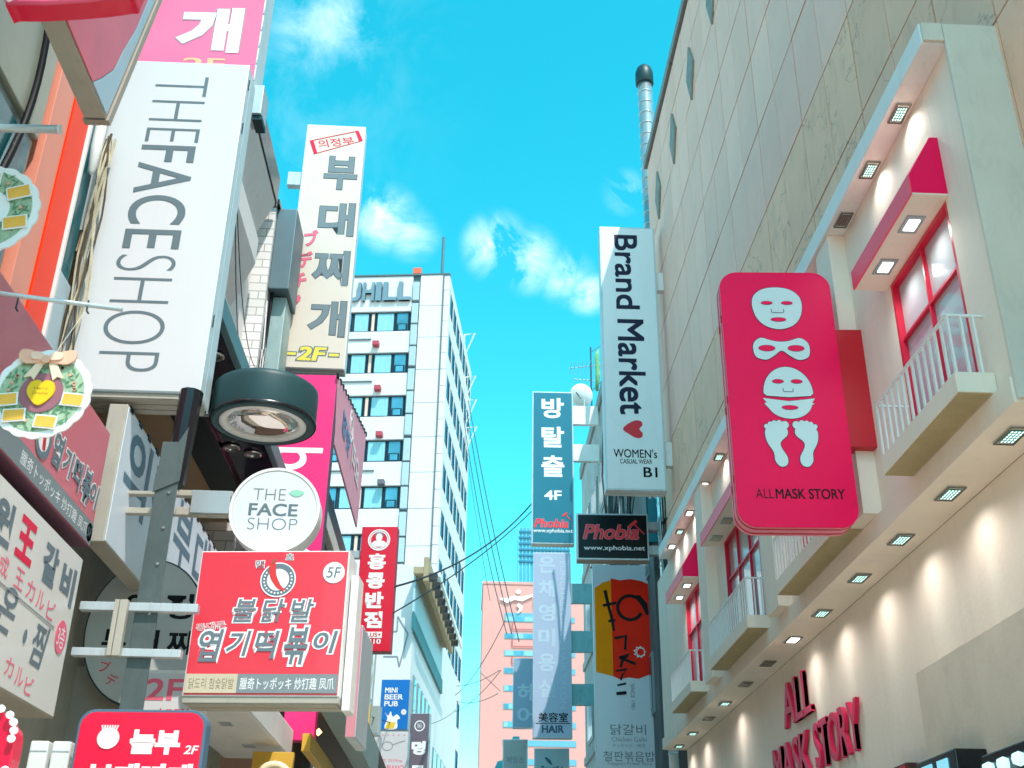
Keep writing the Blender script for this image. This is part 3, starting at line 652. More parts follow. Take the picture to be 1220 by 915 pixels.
# ================================================================== far buildings
# white hotel, slightly turned to the street
HY = -.108
HT = thing('white_hotel', 'tall white hotel block with grey UHILL letters on its parapet', 'building', (-2.15, 70, 0), HY)
def HB(n, x0, x1, y0, y1, z0, z1, m, bev=0, par=None):
    o = obj(n, MB().box(x0, x1, y0, y1, z0, z1), m, par or HT, bev); return o
HB('core_wall', -14, -.72, .35, 15.6, 0, 45.0, HOTW)
fl = [43.9-3.32*k for k in range(13)]          # storey lines (spandrel tops)
WFR = mat('dark_window_frame', '#1c3442', .6, 0, spec=.1)
SHARED = {}
def smesh(key, fn):
    if key not in SHARED: SHARED[key] = fn()
    return SHARED[key]
for k, z in enumerate(fl):
    top = 45.2 if k == 0 else z-3.32*0+0
zs = [42.3-3.32*k for k in range(13)]           # window heads
HB('parapet_wall', -14, -2.66, 0, .349, 42.3, 45.2, HOTW, .02)
for k in range(12):
    z1 = zs[k]; zb = z1-1.6; zn = z1-3.32
    HB('spandrel_panel', -14, -2.66, 0, .349, zn, zb-.03, HOTW, .02)
    # each storey: dark frame with coloured panes
    x = -3.0
    HB('window_reveal', -14, -2.66, .25, .349, zb-.028, z1, mat('window_reveal', '#33484f', .6))
    for (xa, xb, kind) in ((-3.75, -2.80, 'b'), (-5.15, -3.82, 'c'), (-5.58, -5.20, 'p'), (-6.80, -5.64, 'c'), (-8.2, -6.9, 'b'), (-11.5, -8.4, 'c')):
        fr = obj('window', smesh(('wf', xa), lambda: MB().box(xa, xb, .16, .24, 0, 1.56).mesh('window', WFR)), None) if False else link('window', smesh(('wf', xa), lambda: MB().box(xa, xb, .16, .24, 0, 1.56).mesh('window', WFR)), HT)
        fr.location = (0, 0, zb+.01)
        mm = {'b': BLUEW, 'c': CURT, 'p': mat('beige_curtain', '#d8bba9', .8, var=.2, scale=4, stretch=(6, 6, .3))}[kind]
        p = link('pane', smesh(('wp', xa), lambda: MB().box(xa+.09, xb-.09, .145, .159, .09, 1.47).mesh('pane', mm)), fr)
        if xa in (-3.75, -8.2):
            link('opening_light', smesh(('wo', xa), lambda: MB().box(xa+.12, xb-.12, .06, .11, .02, .60).mesh('opening_light', WFR)), fr)
            link('opening_pane', smesh(('wq', xa), lambda: MB().box(xa+.22, xb-.22, .045, .059, .10, .52).mesh('opening_pane', BLUEW)), fr)
    if k in (0, 1, 3):
        HB('projecting_rod', -7.8, -5.4+.3*k, -.10, -.02, zn+1.0, zn+1.08, mat('rod_grey', '#59646a', .5))
for k in range(4):
    z = zs[k+0]-2.6-.15*k
    HB('flood_lamp', -5.2+.35*k, -4.75+.35*k, -.5, -.05, z-.35, z, mat('lamp_red' if k < 3 else 'lamp_dark', '#a83848' if k < 3 else '#5e5860', .5), .03)
    HB('flood_lamp_bracket', -5.1+.35*k, -4.9+.35*k, -.3, 0, z, z+.35, WHITE)
# blue-grey stack of ducts up the front
for k in range(26):
    z = 44.6-k*1.75
    if z < 2: break
    HB('duct_section', -2.62, -2.16, -.16, .30, z-1.62+(.12 if k % 3 == 0 else 0), z, HOTG, .03)
HB('duct_back', -2.659, -2.12, .12, .34, 2, 45.3, mat('duct_shadow_gap', '#4f6a72', .6))
obj('roof_beacon', MB().box(-2.7, -2.1, -.1, .3, 45.35, 45.85), mat('orange_beacon', '#d9603c', .5), HT, .04)
# plain panelled column
for k in range(18):
    z = 45.2-2.55*k
    HB('wall_panel', -2.10, -.42, -.04, .34, max(0, z-2.52), z, HOTW, .015)
for k in range(36):
    z = 45.2-1.27*k
    if z < 1: break
    HB('corner_panel', -.40, .0, 0, .34, z-1.235, z, HOTW, .015)
HB('lightning_rod', -.47, -.41, -.12, -.05, 2, 45.3, mat('rod_grey', '#59646a', .5))
obj('roof_mast', MB().tube([(-.62, .2, 45), (-.62, .2, 48.6)], [.10, .10]), mat('mast_grey', '#4d6873', .5, .3), HT)
HB('roof_line', -14, .02, -.08, .36, 45.22, 45.34, mat('dark_coping', '#4c6169', .5))
# side elevation
SPN = mat('side_blue_pane', '#2f7f9a', .6, spec=0, var=.3)
for k in range(13):
    z1 = 44.2-3.32*k; zb = z1-1.75; top = 45.2 if k == 0 else z1+1.57
    if zb < 1: break
    HB('side_spandrel', -.72, .0, .40, 15.6, z1, top, HOTW, .02)
    HB('side_reveal', -.72, -.30, .40, 15.6, zb, z1, mat('side_reveal', '#3a5a66', .6))
    for j in range(7):
        y = .9+j*2.1
        HB('side_pier', -.29, -.02, y+1.45, y+2.09, zb, z1, HOTW)
        f = link('side_window', smesh('sw', lambda: MB().box(-.10, -.012, .03, 1.42, .02, 1.70).mesh('side_window', WFR)), HT); f.location = (0, y, zb)
        link('pane', smesh('sp', lambda: MB().box(-.0115, .004, .12, .68, .1, 1.62).mesh('pane', SPN)), f)
        link('pane', smesh('sp2', lambda: MB().box(-.0115, .004, .76, 1.33, .1, 1.62).mesh('pane', mat('dark_blue_pane', '#12303f', .6, spec=0))), f)
    HB('side_pier', -.29, -.02, .40, .90, zb, z1, HOTW)
WF = mat('white_steel_bracket', '#d8e3e6', .4, .2)
for (y, z) in ((9.6, 45.6), (11.0, 42.5), (12.2, 41.0), (13.0, 39.0)):
    obj('side_frame', MB().tube([(.02, y, z), (.85, y, z+.1), (.1, y, z-1.9), (.02, y, z)], .07, 6), WF, HT)
HL_ = mat('hotel_letter_grey', '#6c8794', .45, .2)
x = -10.6
for c, x0, x1 in (('U', -7.35, -6.40), ('H', -6.20, -5.42), ('I', -5.22, -4.95), ('L', -4.70, -3.82), ('L', -3.60, -2.80)):
    lettering(HT, c, (x0+x1)/2, 43.85, x1-x0, 1.45, HL_, y=-.12, bold=.03, ext=.12, name='letter', slant=0)

# pink hotel far down the street
PH = thing('pink_hotel', 'pale pink hotel tower with a white swoosh emblem at the end of the street', 'building', (2.3, 200, 0))
PK = mat('pale_pink_concrete', '#cf958d', .7, var=.05, scale=.15, bump=.05, dirt=.1, dirtcol='#b58f88')
o = obj('tower', MB().box(0, 20, 0, 18, 0, 61), PK, PH, .05)
obj('parapet', MB().box(-.15, 20.15, -.15, 18.15, 61, 61.5), mat('pink_parapet', '#c9968f', .6), PH, .03)
for k in range(17):
    z = 54.2-3.05*k
    if z < 2: break
    wide = k < 4
    f = obj('window', MB().box(4.0, 5.7 if not wide else 13.5, -.10, .0, z, z+(1.6 if k == 0 else 1.0)), mat('far_window_frame', '#5f9fb2', .4), PH)
    f2 = obj('window', MB().box(7.0 if not wide else 14.0, 16.5, -.10, .0, z, z+1.0), mat('far_window_frame', '#5f9fb2', .4), PH)
    for j in range(5 if wide else 2):
        xx = 4.12+j*(.78 if not wide else 1.7)
        obj('pane', MB().box(xx, xx+(.68 if not wide else 1.45), -.13, -.101, z+.10, z+.9), BLUEW if (j+k) % 2 else CURT, f)
    if wide and k: obj('red_sill_frame', MB().box(5.3, 5.45, -.25, -.15, z+1.7, z+3.0).box(5.451, 12, -.25, -.15, z+1.62, z+1.75), mat('far_red_frame', '#b8525a', .5), PH)
em_ = [(3.2, 58.3), (4.3, 57.9), (5.6, 58.5), (7.0, 58.3), (8.9, 59.0)]
poly(PH, 'emblem', stroke(em_, [.35, .8, .75, .8, .3]), WPRINT, -.2, .2)
poly(PH, 'emblem', ell(6.35, 59.6, .42, .42, 16), WPRINT, -.2, .2)
poly(PH, 'emblem', stroke([(6.2, 57.3), (6.75, 56.9), (6.8, 56.3), (6.2, 55.7)], [.5, .7, .5, .15]), WPRINT, -.2, .2)
lettering(PH, 'KEB', 12.0, 57.6, 5.6, 2.2, WPRINT, y=-.2, bold=.03, ext=.1)
GT = thing('glass_tower', 'distant turquoise glass tower rising behind the pink hotel', 'building', (13.0, 300, 0))
obj('tower', MB().box(0, 14, 0, 12, 0, 107), mat('turquoise_glass_wall', '#3aa3c0', .2, var=.2, scale=.2, spec=.8), GT)
for k in range(15): obj('fin', MB().box(k*1.0-.06, k*1.0+.06, -.25, 0, 0, 107), mat('pale_fin', '#9fd4e0', .4), GT)
for k in range(6): obj('roof_louvre', MB().box(-.1, 14.1, -.45, -.26, 97+k*1.7, 97.5+k*1.7), mat('dark_teal_louvre', '#22718c', .4), GT)

# white low building with the outlined mark and slab canopy
WB = thing('white_low_building', 'bright white building with a projecting brown slab canopy in front of the hotel', 'building', (-2.25, 45, 0), -.075)
def wb(n, x0, x1, y0, y1, z0, z1, m, bev=0, par=None): return obj(n, MB().box(x0, x1, y0, y1, z0, z1), m, par or WB, bev)
wb('wall', -8, 0, 0, 22, 0, 15.7, HOTW, .02)
OUT = mat('grey_outline', '#7c7f84', .6)
_q = [(-1.05, 12.95), (-.62, 12.95), (-.62, 13.55), (-.18, 12.85), (-.45, 11.55), (-.55, 11.95), (-1.1, 11.95)]
for _a, _b in zip(_q, _q[1:]): poly(WB, 'outline_stroke', stroke([_a, _b], .05), OUT, -.01, .01)
for x, z in ((-1.5, 10.2), (-.35, 10.15), (-2.0, 10.5)): poly(WB, 'wall_stud', ell(x, z, .1, .1, 12), OUT, -.01, .02)
# slab canopy receding along the side
SLB = mat('brown_slab_concrete', '#a39071', .8, var=.15, bump=.2, dirt=.3)
wb('slab_canopy', .02, .42, -.9, 11.5, 15.05, 15.35, SLB, .03)
wb('slab_edge', .42, .62, -.9, 11.5, 14.75, 15.75, SLB, .03)
wb('slab_rail', .95, 1.05, -.3, 12.0, 15.1, 15.3, WHITE, .02)
for k in range(10): wb('canopy_bracket', .62, .95, -.5+k*1.2, -.2+k*1.2, 14.9, 15.2, mat('dark_bracket', '#2c2f30', .5), .02)
wb('canopy_side', .015, .10, -.6, 11.5, 13.6, 15.04, mat('teal_grey_cladding', '#9dbcc3', .5), .01)
wb('shade_strip', .015, .12, -.6, 12, 12.9, 13.55, mat('teal_shade_cloth', '#1d6b74', .6, var=.3), .01)
for k in range(5):
    f = wb('window', .0, .06, .8+k*1.5, 1.6+k*1.5, 8.2, 11.4, mat('slim_window_frame', '#7f9296', .5))
    obj('pane', MB().box(.061, .075, .88+k*1.5, 1.52+k*1.5, 8.3, 11.3), DGLASS, f)
for k in range(6):
    f = wb('window', .0, .06, 9.5+k*1.9, 10.9+k*1.9, 8.0, 10.0, mat('slim_window_frame', '#7f9296', .5))
    obj('pane', MB().box(.061, .075, 9.6+k*1.9, 10.8+k*1.9, 8.1, 9.9), TGLASS, f)
wb('food_picture', .0, .05, .1, .75, 7.6, 8.9, mat('food_print', '#c28f5a', .5, var=.4, scale=6))

# ================================================================== left side, far to near
# green mesh, grey box, small signs near the bottom
GM = thing('green_scaffold_mesh', 'green scaffold netting and poles hanging below the red Hong Kong style restaurant sign', 'scaffold netting', (-2.28, 26, 5.9))
gm = mat('green_mesh_cloth', '#3f9e86', .9, var=.5, scale=8, bump=.5)
for k in range(4):
    mb = MB(); x = -.20+k*.095
    mb.tube([(x+rr.uniform(-.02, .02), rr.uniform(-.05, .05), 1.75-j*.29) for j in range(7)], [rr.uniform(.03, .055) for _ in range(7)], 7)
    obj('net_fold', mb, gm if k < 3 else mat('pale_green_cloth', '#a7c6bd', .8, var=.3, scale=6), GM, smooth=False)
obj('pole', MB().tube([(.16, 0, 0), (.18, 0, 1.9)], .02), ALU, GM); obj('pole', MB().tube([(-.23, 0, 0), (-.21, 0, 1.9)], .015), DTEAL, GM)
obj('yellow_board', MB().box(.05, .17, .02, .08, .05, .6), mat('yellow_ochre_board', '#e8c870', .6), GM)
S = Sign('grey_blank_box', 'blank grey green box sign between the netting and the blue beer sign', 'sign', -2.28, 27, 6.0, .56, .66, .3, mat('blank_grey_green', '#9fb0ae', .5, var=.08), ALU, yaw=-.1)
PF = PANEL
S = Sign('pasta_sign', 'pale sign with big pink letters PA running downwards at the bottom edge', 'sign', -2.5, 29, 4.6, .78, 1.72, .3, PF, ALU, yaw=-.12)
S.t('PASTA', .62, .44, .42, 1.02, PINKPR, rot=-90, bold=.02); S.t('Beauty', .17, .60, .18, .62, GREYP2, rot=-90)
S = Sign('beer_sign', 'bright blue sign reading MINI BEER PUB with a splashing beer glass', 'sign', -1.86, 30, 6.633, .753, 1.27, .3, mat('bright_blue_face', '#1577c9', .35, coat=.3, var=.03), ALU, yaw=-.109, m=.01)
for t_, v, w_, u in (('MINI', .78, .42, .36), ('BEER', .645, .62, .46), ('PUB', .51, .46, .38)): S.t(t_, u, v, w_, .10, WPRINT, bold=.03)
S.p('splash', smooth_loop([(.20, .02), (.28, .22), (.18, .34), (.30, .27), (.38, .36), (.46, .25), (.60, .30), (.72, .22), (.62, .18), (.62, .02)], 3), WPRINT)
S.p('beer', [(.22, .02), (.30, .15), (.58, .14), (.52, .02)], mat('beer_yellow', '#f3cf4a', .4), y=-.0125)
S.p('badge', ell(.83, .345, .09, .055, 20), WPRINT); S.t('2F', .83, .345, .09, .035, GREYP2, y=-.0125)
S = Sign('piano_sign', 'white sign with a spoon drawing and LE PIANO below the blue beer sign', 'sign', -1.84, 30, 4.9, .762, 1.68, .3, PF, ALU, yaw=-.12, m=.01)
for k in range(5): S.p('dot', ell(.14+.18*k, .95, .02, .01, 10), PINKPR)
kx = S.w; ring(S.root, 'spoon_bowl', -.14, 1.33, .14, .125, GREYP2, asp=.8)
poly(S.root, 'spoon_handle', stroke([(0, 1.36), (.15, 1.42), (.3, 1.46)], .012), GREYP2)
S.t('르 피아노', .5, .58, .7, .05, PINKPR); S.t('LE PIANO', .5, .48, .8, .07, PINKPR, bold=.01)
S = Sign('mauve_dark_sign', 'dusky mauve vertical sign with pale round Korean letters and a ring emblem', 'sign', -1.27, 32, 5.0, .539, 2.42, .3, mat('dusky_mauve_face', '#6f6672', .4, var=.05), ALU, yaw=-.12, m=.01)
ring(S.root, 'emblem', 0, 2.08, .145, .115, WPRINT); S.t('동', .5, .86, .28, .05, WPRINT)
S.t('명', .5, .62, .72, .15, WPRINT, bold=.06); S.t('동', .5, .36, .72, .15, WPRINT, bold=.06); S.t('관', .5, .12, .72, .15, WPRINT, bold=.06)
# red Hong Kong style restaurant sign
RF = mat('red_sign_face', '#dc1f3c', .32, var=.03, coat=.3)
S = Sign('red_vertical_sign', 'narrow red vertical sign with white Korean letters, portrait emblem and PLUS 0410', 'sign', -1.867, 22, 6.741, .725, 2.531, .26, RF, mat('red_casing', '#b51b36', .45), yaw=-.087, m=.008)
cz_ = .888*S.h
ring(S.root, 'emblem_ring', 0, cz_, .225, .195, WPRINT); ring(S.root, 'emblem_ring', 0, cz_, .185, .165, WPRINT)
poly(S.root, 'portrait_bust', smooth_loop([(-.16, cz_-.13), (-.10, cz_-.03), (-.02, cz_-.02), (.03, cz_-.02), (.11, cz_-.03), (.16, cz_-.13)], 4), WPRINT)
poly(S.root, 'portrait_face', ell(0, cz_+.05, .065, .085, 18), WPRINT, y=-.0125); poly(S.root, 'portrait_hair', ell(0, cz_+.09, .08, .07, 18), GREYP2, y=-.0095)
for k in range(14):
    a = math.radians(20+k*140/13); poly(S.root, 'ring_letter', ell(.206*math.cos(a), cz_+.206*math.sin(a), .006, .006, 6), RED, y=-.0125)
for k, c in enumerate('홍콩반점'): S.t(c, .48, .71-.155*k, .50, .13, WPRINT, bold=.05)
S.p('plus_box', [(.24, .103), (.75, .103), (.75, .151), (.24, .151)], WPRINT); S.t('PLUS+', .49, .127, .46, .032, RED, y=-.0125, bold=.02); S.t('0410', .49, .077, .47, .036, WPRINT, bold=.03)
S.arm(-.95, -.3625, 1.9, 2.05, ALU); S.arm(-.95, -.3625, .3, .45, ALU)

# striped awning fronts along the left side
SH = thing('stacked_shop_fronts', 'dark building with stacked brown, gold and black fascia boards behind the pink banner', 'building', (-3.3, 20, 0))
P_('wall', MB().box(-9, -3.3, 17.05, 26, 0, 9.5), mat('charcoal_render', '#4b4c50', .8, var=.2, dirt=.3, bump=.2), SH)
for i, (x, z0, z1, c) in enumerate(((-2.42, 8.05, 8.5, '#5e6468'), (-2.36, 7.72, 8.0, '#e2dfd8'), (-2.46, 7.35, 7.70, '#20252b'), (-2.55, 7.05, 7.33, '#8a6a2e'), (-2.75, 6.55, 7.03, '#3a2620'), (-2.6, 6.2, 6.5, '#c7a24a'), (-2.8, 5.4, 6.15, '#4e2c28'))):
    P_('fascia_board', MB().box(-3.3, x, 17.6, 23.5-i*.3, z0, z1), mat('fascia_%s' % c[1:], c, .5, var=.1, dirt=.2), SH, bev=.01)
LB = thing('pale_far_shops', 'pale low shops along the left side beyond the fascia boards', 'building', (-3.2, 34, 0))
P_('wall', MB().box(-9, -3.2, 26.05, 44.5, 0, 9.0), mat('pale_render', '#c9ccca', .8, var=.1, dirt=.3), LB)
for k in range(4): 
    f = P_('window', MB().box(-3.2, -3.15, 27.2+k*4, 29.8+k*4, 5.5, 7.5), WFR, LB)
    o = obj('pane', MB().box(-3.149, -3.135, 27.3+k*4, 29.7+k*4, 5.6, 7.4), TGLASS); o.parent = f
# magenta sign and its side banner
MG = mat('magenta_sign_face', '#ee2f7f', .35, var=.04, coat=.25)
S = Sign('magenta_sign', 'bright magenta vertical sign with white sideways letters starting with b', 'sign', -2.60, 16, 6.2, .84, 3.45, .25, MG, mat('dark_magenta_casing', '#5a3a52', .5), yaw=-.02, m=.005)
S.t('be', .42, .525, .86, .225, WPRINT, rot=-90, bold=.008); S.t('auty', .42, .20, .86, .33, WPRINT, rot=-90, bold=.008)
BN = thing('pink_side_banner', 'dusty pink banner with reversed blue and white lettering beside the magenta sign', 'banner', (-2.17, 18.4, 8.6))
bp_ = [(15.98, 9.62), (20.84, 10.79), (20.49, 8.72), (16.3, 8.6)]
P_('sheet', MB().prism(bp_, -2.20, -2.17, 'x'), mat('dusty_pink_cloth', '#f2a9bd', .6, var=.06, scale=1.5), BN)
for i in range(14):
    a = i/13; y = 15.98+a*4.86; z = 9.62+a*1.17
    P_('lacing', MB().box(-2.19, -2.155, y-.05, y+.05, z-.03, z+.04), BLACK, BN)
for (txt, y, z, wd, hh, mm) in (('맛집', 17.6, 9.35, 1.2, .42, mat('blue_print', '#5f8fc4', .5)), ('요리', 19.3, 9.5, 1.4, .55, WPRINT)):
    l_ = lettering(BN, txt, 0, 0, wd, hh, mm, y=0, bold=.03); l_.location = (.012, y-18.4, z-8.6); l_.rotation_euler = (0, 0, PI/2); l_.scale = (-1, 1, 1)
for k in range(2):
    mb = MB()
    ringp = [(18.3+.30*math.cos(a)*(1 if k else .55), 9.82+.26*math.sin(a)*(1 if k else .55)) for a in [q*PI/8 for q in range(16)]]
    P_('ring_emblem', MB().prism(stroke(ringp+ringp[:1], .06), -2.169, -2.165, 'x'), WPRINT, BN)

# tall cream sign with grey letters
S = Sign('cream_vertical_sign', 'tall cream sign with big grey Korean letters, red stamp and a yellow 2F', 'sign', -2.923, 18, 10.783, 1.148, 5.411, .30, CREAM, WHITE, yaw=.014, m=.012, bottom=BEIGE)
for c, u, v, fh, fw in (('부', .65, .787, .145, .55), ('대', .655, .588, .138, .58), ('찌', .64, .387, .139, .58), ('개', .66, .188, .137, .58)): S.t(c, u, v, fw, fh, mat('grey_letter_fill', '#77868c', .5, spec=.15), bold=.03, outline=(mat('grey_letter_edge', '#4d5c64', .5, spec=.15), .014))
for k, c in enumerate('ブデチゲ'): S.t(c, .27-.055*k, .505-.088*k, .22, .068, PINKPR, bold=.03, outline=(mat('rust_outline', '#a04a58', .5), .02), rot=8)
st = [(.06, .88), (.86, .945), (.95, .975), (.97, .93), (.18, .865)]
for _a, _b in (((.09, .925), (.86, .978)), ((.95, .935), (.19, .868)), ((.86, .978), (.95, .935)), ((.19, .868), (.09, .925))): S.p('stamp_edge', [(_a[0]-.006, _a[1]-.002), (_a[0]+.006, _a[1]+.002), (_b[0]+.006, _b[1]+.002), (_b[0]-.006, _b[1]-.002)], REDPR)
S.p('stamp_bar', [(.07, .925), (.13, .928), (.22, .872), (.17, .864)], REDPR, y=-.0125); S.p('stamp_bar', [(.83, .976), (.88, .980), (.97, .936), (.91, .932)], REDPR, y=-.0125)
S.t('의정부', .52, .925, .60, .052, REDPR, rot=14, bold=.005)
S.t('2F', .48, .053, .42, .048, mat('yellow_print', '#ecd94e', .45), bold=.04, shear=.15, outline=(GREYP, .05))
for u in (.16, .82): S.p('dash', [(u-.075, .046), (u+.075, .046), (u+.075, .056), (u-.075, .056)], mat('yellow_print', '#ecd94e')) ; S.p('dash_outline', [(u-.09, .042), (u+.09, .042), (u+.09, .060), (u-.09, .060)], GREYP, y=-.0065)
S.arm(-.85, -.574, 4.0, 4.3, ALU); S.arm(-.85, -.574, .6, .9, ALU)

# ---- tiled white building and ventilation housing
TL = thing('white_tiled_building', 'sunlit white tiled wall seen between the big white sign and the cream sign', 'building', (-4.5, 17, 0))
tm = mat('small_white_tiles', '#e4e2e0', .45, var=.05)
t = tm.node_tree; br = t.nodes.new('ShaderNodeTexBrick'); tcn = t.nodes.new('ShaderNodeTexCoord'); mp = t.nodes.new('ShaderNodeMapping'); mp.inputs['Rotation'].default_value = (PI/2, 0, 0)
t.links.new(tcn.outputs['Object'], mp.inputs[0]); t.links.new(mp.outputs[0], br.inputs['Vector'])
br.inputs['Scale'].default_value = 1; br.inputs['Brick Width'].default_value = .42; br.inputs['Row Height'].default_value = .16; br.inputs['Mortar Size'].default_value = .009
br.inputs['Color1'].default_value = lin('#e8e6e4'); br.inputs['Color2'].default_value = lin('#dedbd8'); br.inputs['Mortar'].default_value = lin('#a8a29c')
t.links.new(br.outputs[0], t.nodes['Principled BSDF'].inputs['Base Color'])
P_('wall', MB().box(-12, -3.66, 16.9, 17.9, 0, 13.45), tm, TL)
P_('coping', MB().box(-12, -3.60, 16.82, 17.9, 13.45, 13.55), BLACKM, TL, bev=.01)
VH = thing('ventilation_housing', 'slate grey boxed duct on the wall edge left of the cream sign', 'duct', (-3.5, 17.5, 9.0))
P_('upper_box', MB().box(-3.655, -3.30, 17.0, 17.9, 11.8, 13.47), mat('slate_duct', '#5d747c', .5, .2, var=.1), VH, bev=.02)
P_('lower_box', MB().box(-3.62, -3.36, 17.25, 17.9, 9.0, 11.78), mat('pale_teal_duct', '#9db6b5', .5, .2, var=.2, dirt=.3), VH, bev=.02)
P_('edge_pipe', MB().tube([(-3.60, 17.15, 11.8), (-3.62, 17.15, 10.3), (-3.6, 17.12, 9.0)], .03), BLACK, VH)
for k in range(6): P_('wire', MB().tube([(-3.66+k*.02, 17.1, 11.6-.3*k), (-3.60+.03*math.sin(k), 17.0, 10.6), (-3.55-.02*k, 17.08, 9.2)], .012, 5), CABLE if k % 2 else WHITE, VH)

# ---- building with stepped white eaves and the black soffit
EB = thing('stepped_eave_building', 'white building with three slanting projecting eaves and a black underside with round lamps', 'building', (-3.6, 13, 0))
P_('upper_wall', MB().box(-9, -3.95, 9.3, 16.85, 7.72, 13.3), mat('white_render', '#e6e1df', .7, var=.04, dirt=.12, bump=.08), EB)
P_('roof_edge', MB().box(-9, -3.62, 9.3, 16.75, 13.3, 13.42), BLACKM, EB, bev=.01)
wr = MATS['white_render']
for (xo, zo, xi, zi, y1, zt) in ((-3.47, 12.73, -3.76, 12.02, 15.85, 13.25), (-3.645, 11.53, -3.82, 11.08, 15.80, 12.0), (-3.79, 11.03, -4.08, 10.42, 15.78, 11.06)):
    P_('slanting_eave', MB().prism([(xo, zo), (xi, zi), (-4.3, zi), (-4.3, zt), (xo, zt)], 9.4, y1, 'y'), wr, EB, bev=.012)
P_('eave_trim_board', MB().prism([(-3.50, 12.80), (-3.44, 12.80), (-3.44, 13.3), (-3.50, 13.3)], 9.4, 15.9, 'y'), BLACKM, EB)  # black trim along the outer edge of the top eave
P_('fascia', MB().box(-2.76, -2.68, 9.7, 16.7, 7.50, 7.74), mat('teal_grey_fascia', '#5f8288', .45, .2, var=.1), EB, bev=.01)
P_('purple_soffit', MB().box(-3.31, -2.765, 9.7, 16.7, 7.5, 7.70), mat('dark_plum_gloss', '#2a1a30', .18, var=.3, scale=1, coat=.5), EB)
P_('black_beam', MB().box(-3.74, -3.315, 9.7, 16.7, 7.42, 7.70), BLACKM, EB, bev=.01)
P_('beige_soffit', MB().box(-6.4, -3.745, 9.2, 16.8, 7.46, 7.70), mat('warm_beige_soffit', '#c9ab8b', .7, var=.06), EB)
P_('terrace_back_wall', MB().box(-6.6, -6.4, 9.2, 16.8, 4, 7.70), mat('tan_wall', '#b39678', .8), EB)
P_('lower_wall', MB().box(-6.6, -3.60, 9.2, 16.8, 0, 5.7), mat('grey_lower_wall', '#9a988c', .8, var=.15, dirt=.3), EB)
for (x, y) in ((-2.93, 11.3), (-2.95, 14.1), (-3.20, 13.9), (-2.93, 9.95)):
    P_('round_downlight', MB().lathe([(.055, 0), (.11, -.005), (.125, -.02), (.11, -.035), (.075, -.03), (.055, 0)], (x, y, 7.5), 24), CHROME, EB, smooth=True)
    P_('lamp_lens', MB().lathe([(0, -.004), (.056, -.004), (.056, -.012), (0, -.012)], (x, y, 7.5), 20), mat('grey_lens', '#8e938f', .2), EB)
tag(EB, EB['label'], 'building')

# ---- drum lamp / round sign seen from below
DR = thing('round_drum_sign', 'dark teal drum shaped sign with a glossy round glass underside', 'drum sign', (-1.955, 9.62, 5.91))
obj('drum', MB().lathe([(0, .36), (.45, .36), (.475, .34), (.48, .30), (.48, .03), (.47, .0), (.40, .0), (.395, .03), (0, .03)], (0, 0, 0), 56), mat('dark_teal_drum', '#26464a', .45, 0, var=.12, spec=.3, dirt=.15, dirtcol='#44585a'), DR, smooth=True)
obj('white_ring', MB().lathe([(.395, .028), (.395, -.003), (.33, .006), (.325, .028)], (0, 0, 0), 56), WHITE, DR, smooth=True)
obj('glass', MB().lathe([(.326, .026), (.30, .004), (.2, -.012), (0, -.018), (0, .026)], (0, 0, 0), 48), mat('mirror_glass', '#d9cfc8', .04, .85, var=.03), DR, smooth=True)
obj('rim_band', MB().lathe([(.482, .0), (.487, .005), (.487, .035), (.482, .04)], (0, 0, 0), 56), BLACKM, DR, smooth=True)
obj('bracket', MB().box(-.62, -.47, -.05, .05, .08, .30), BLACKM, DR, .01); obj('bolt', MB().tube([(-.50, -.09, .06), (-.50, -.09, .30)], .012), CHROME, DR)

# ---- THE FACE SHOP big sign
FSF = PANEL
S = Sign('tall_white_sign', 'huge white vertical sign reading THEFACESHOP in slim grey letters', 'sign', -3.045, 9.0, 5.91, 1.287, 3.72, .36, FSF, mat('pale_blue_casing', '#cfdfe4', .4, .1, var=.05, dirt=.15), yaw=.0, m=.012)
SG_ = mat('shopsign_grey', '#5d6f76', .5)
S.t('THE', .50, .838, .40, .222, SG_, rot=-90, bold=-.022); S.t('FACE', .49, .555, .41, .320, SG_, rot=-90, bold=.004); S.t('SHOP', .48, .215, .42, .325, SG_, rot=-90, bold=-.022)
obj('bottom_rail', MB().box(-.62, .62, .02, .34, -.05, -.001), BEIGE, S.root, .006)
for k in range(3): obj('bottom_slat', MB().box(-.61, .61, .03+k*.11, .12+k*.11, -.058, -.051), BEIGE, S.root, .002)
obj('seam', MB().box(.6436, .6460, .15, .17, .0, 3.7), ALU, S.root)
for z in (.7, 2.9, 3.45): obj('hinge', MB().box(.644, .652, .05, .07, z, z+.12), DTEAL, S.root)
# pink sign behind and above it
PSF = mat('candy_pink_sign_face', '#ee6d92', .35, var=.04, coat=.2)
S = Sign('candy_pink_sign', 'candy pink sign with bold white Korean letters above the huge white sign', 'sign', -3.33, 9.62, 9.75, 1.68, 2.4, .35, PSF, mat('pale_blue_casing', '#cfdfe4'), yaw=-.02, m=.012)
S.t('개', .66, .375, .42, .27, WPRINT, bold=.045, outline=(mat('grey_pink_edge', '#b58a9a', .5), .02)); S.t('찌', .62, .80, .45, .28, WPRINT, bold=.045)
S.t('2F', .66, .17, .26, .07, mat('peach_print', '#f2b489', .5), bold=.02)
for k in range(9): obj('clip', MB().box(.832, .842, -.012, .0, .2+k*.24, .25+k*.24), ALU, S.root)
obj('lower_bracket', MB().box(.80, .95, .02, .30, -.22, .16), ALU, S.root, .006) ; obj('bracket_stub', MB().box(.86, .96, .05, .28, -.28, -.22), DTEAL, S.root)

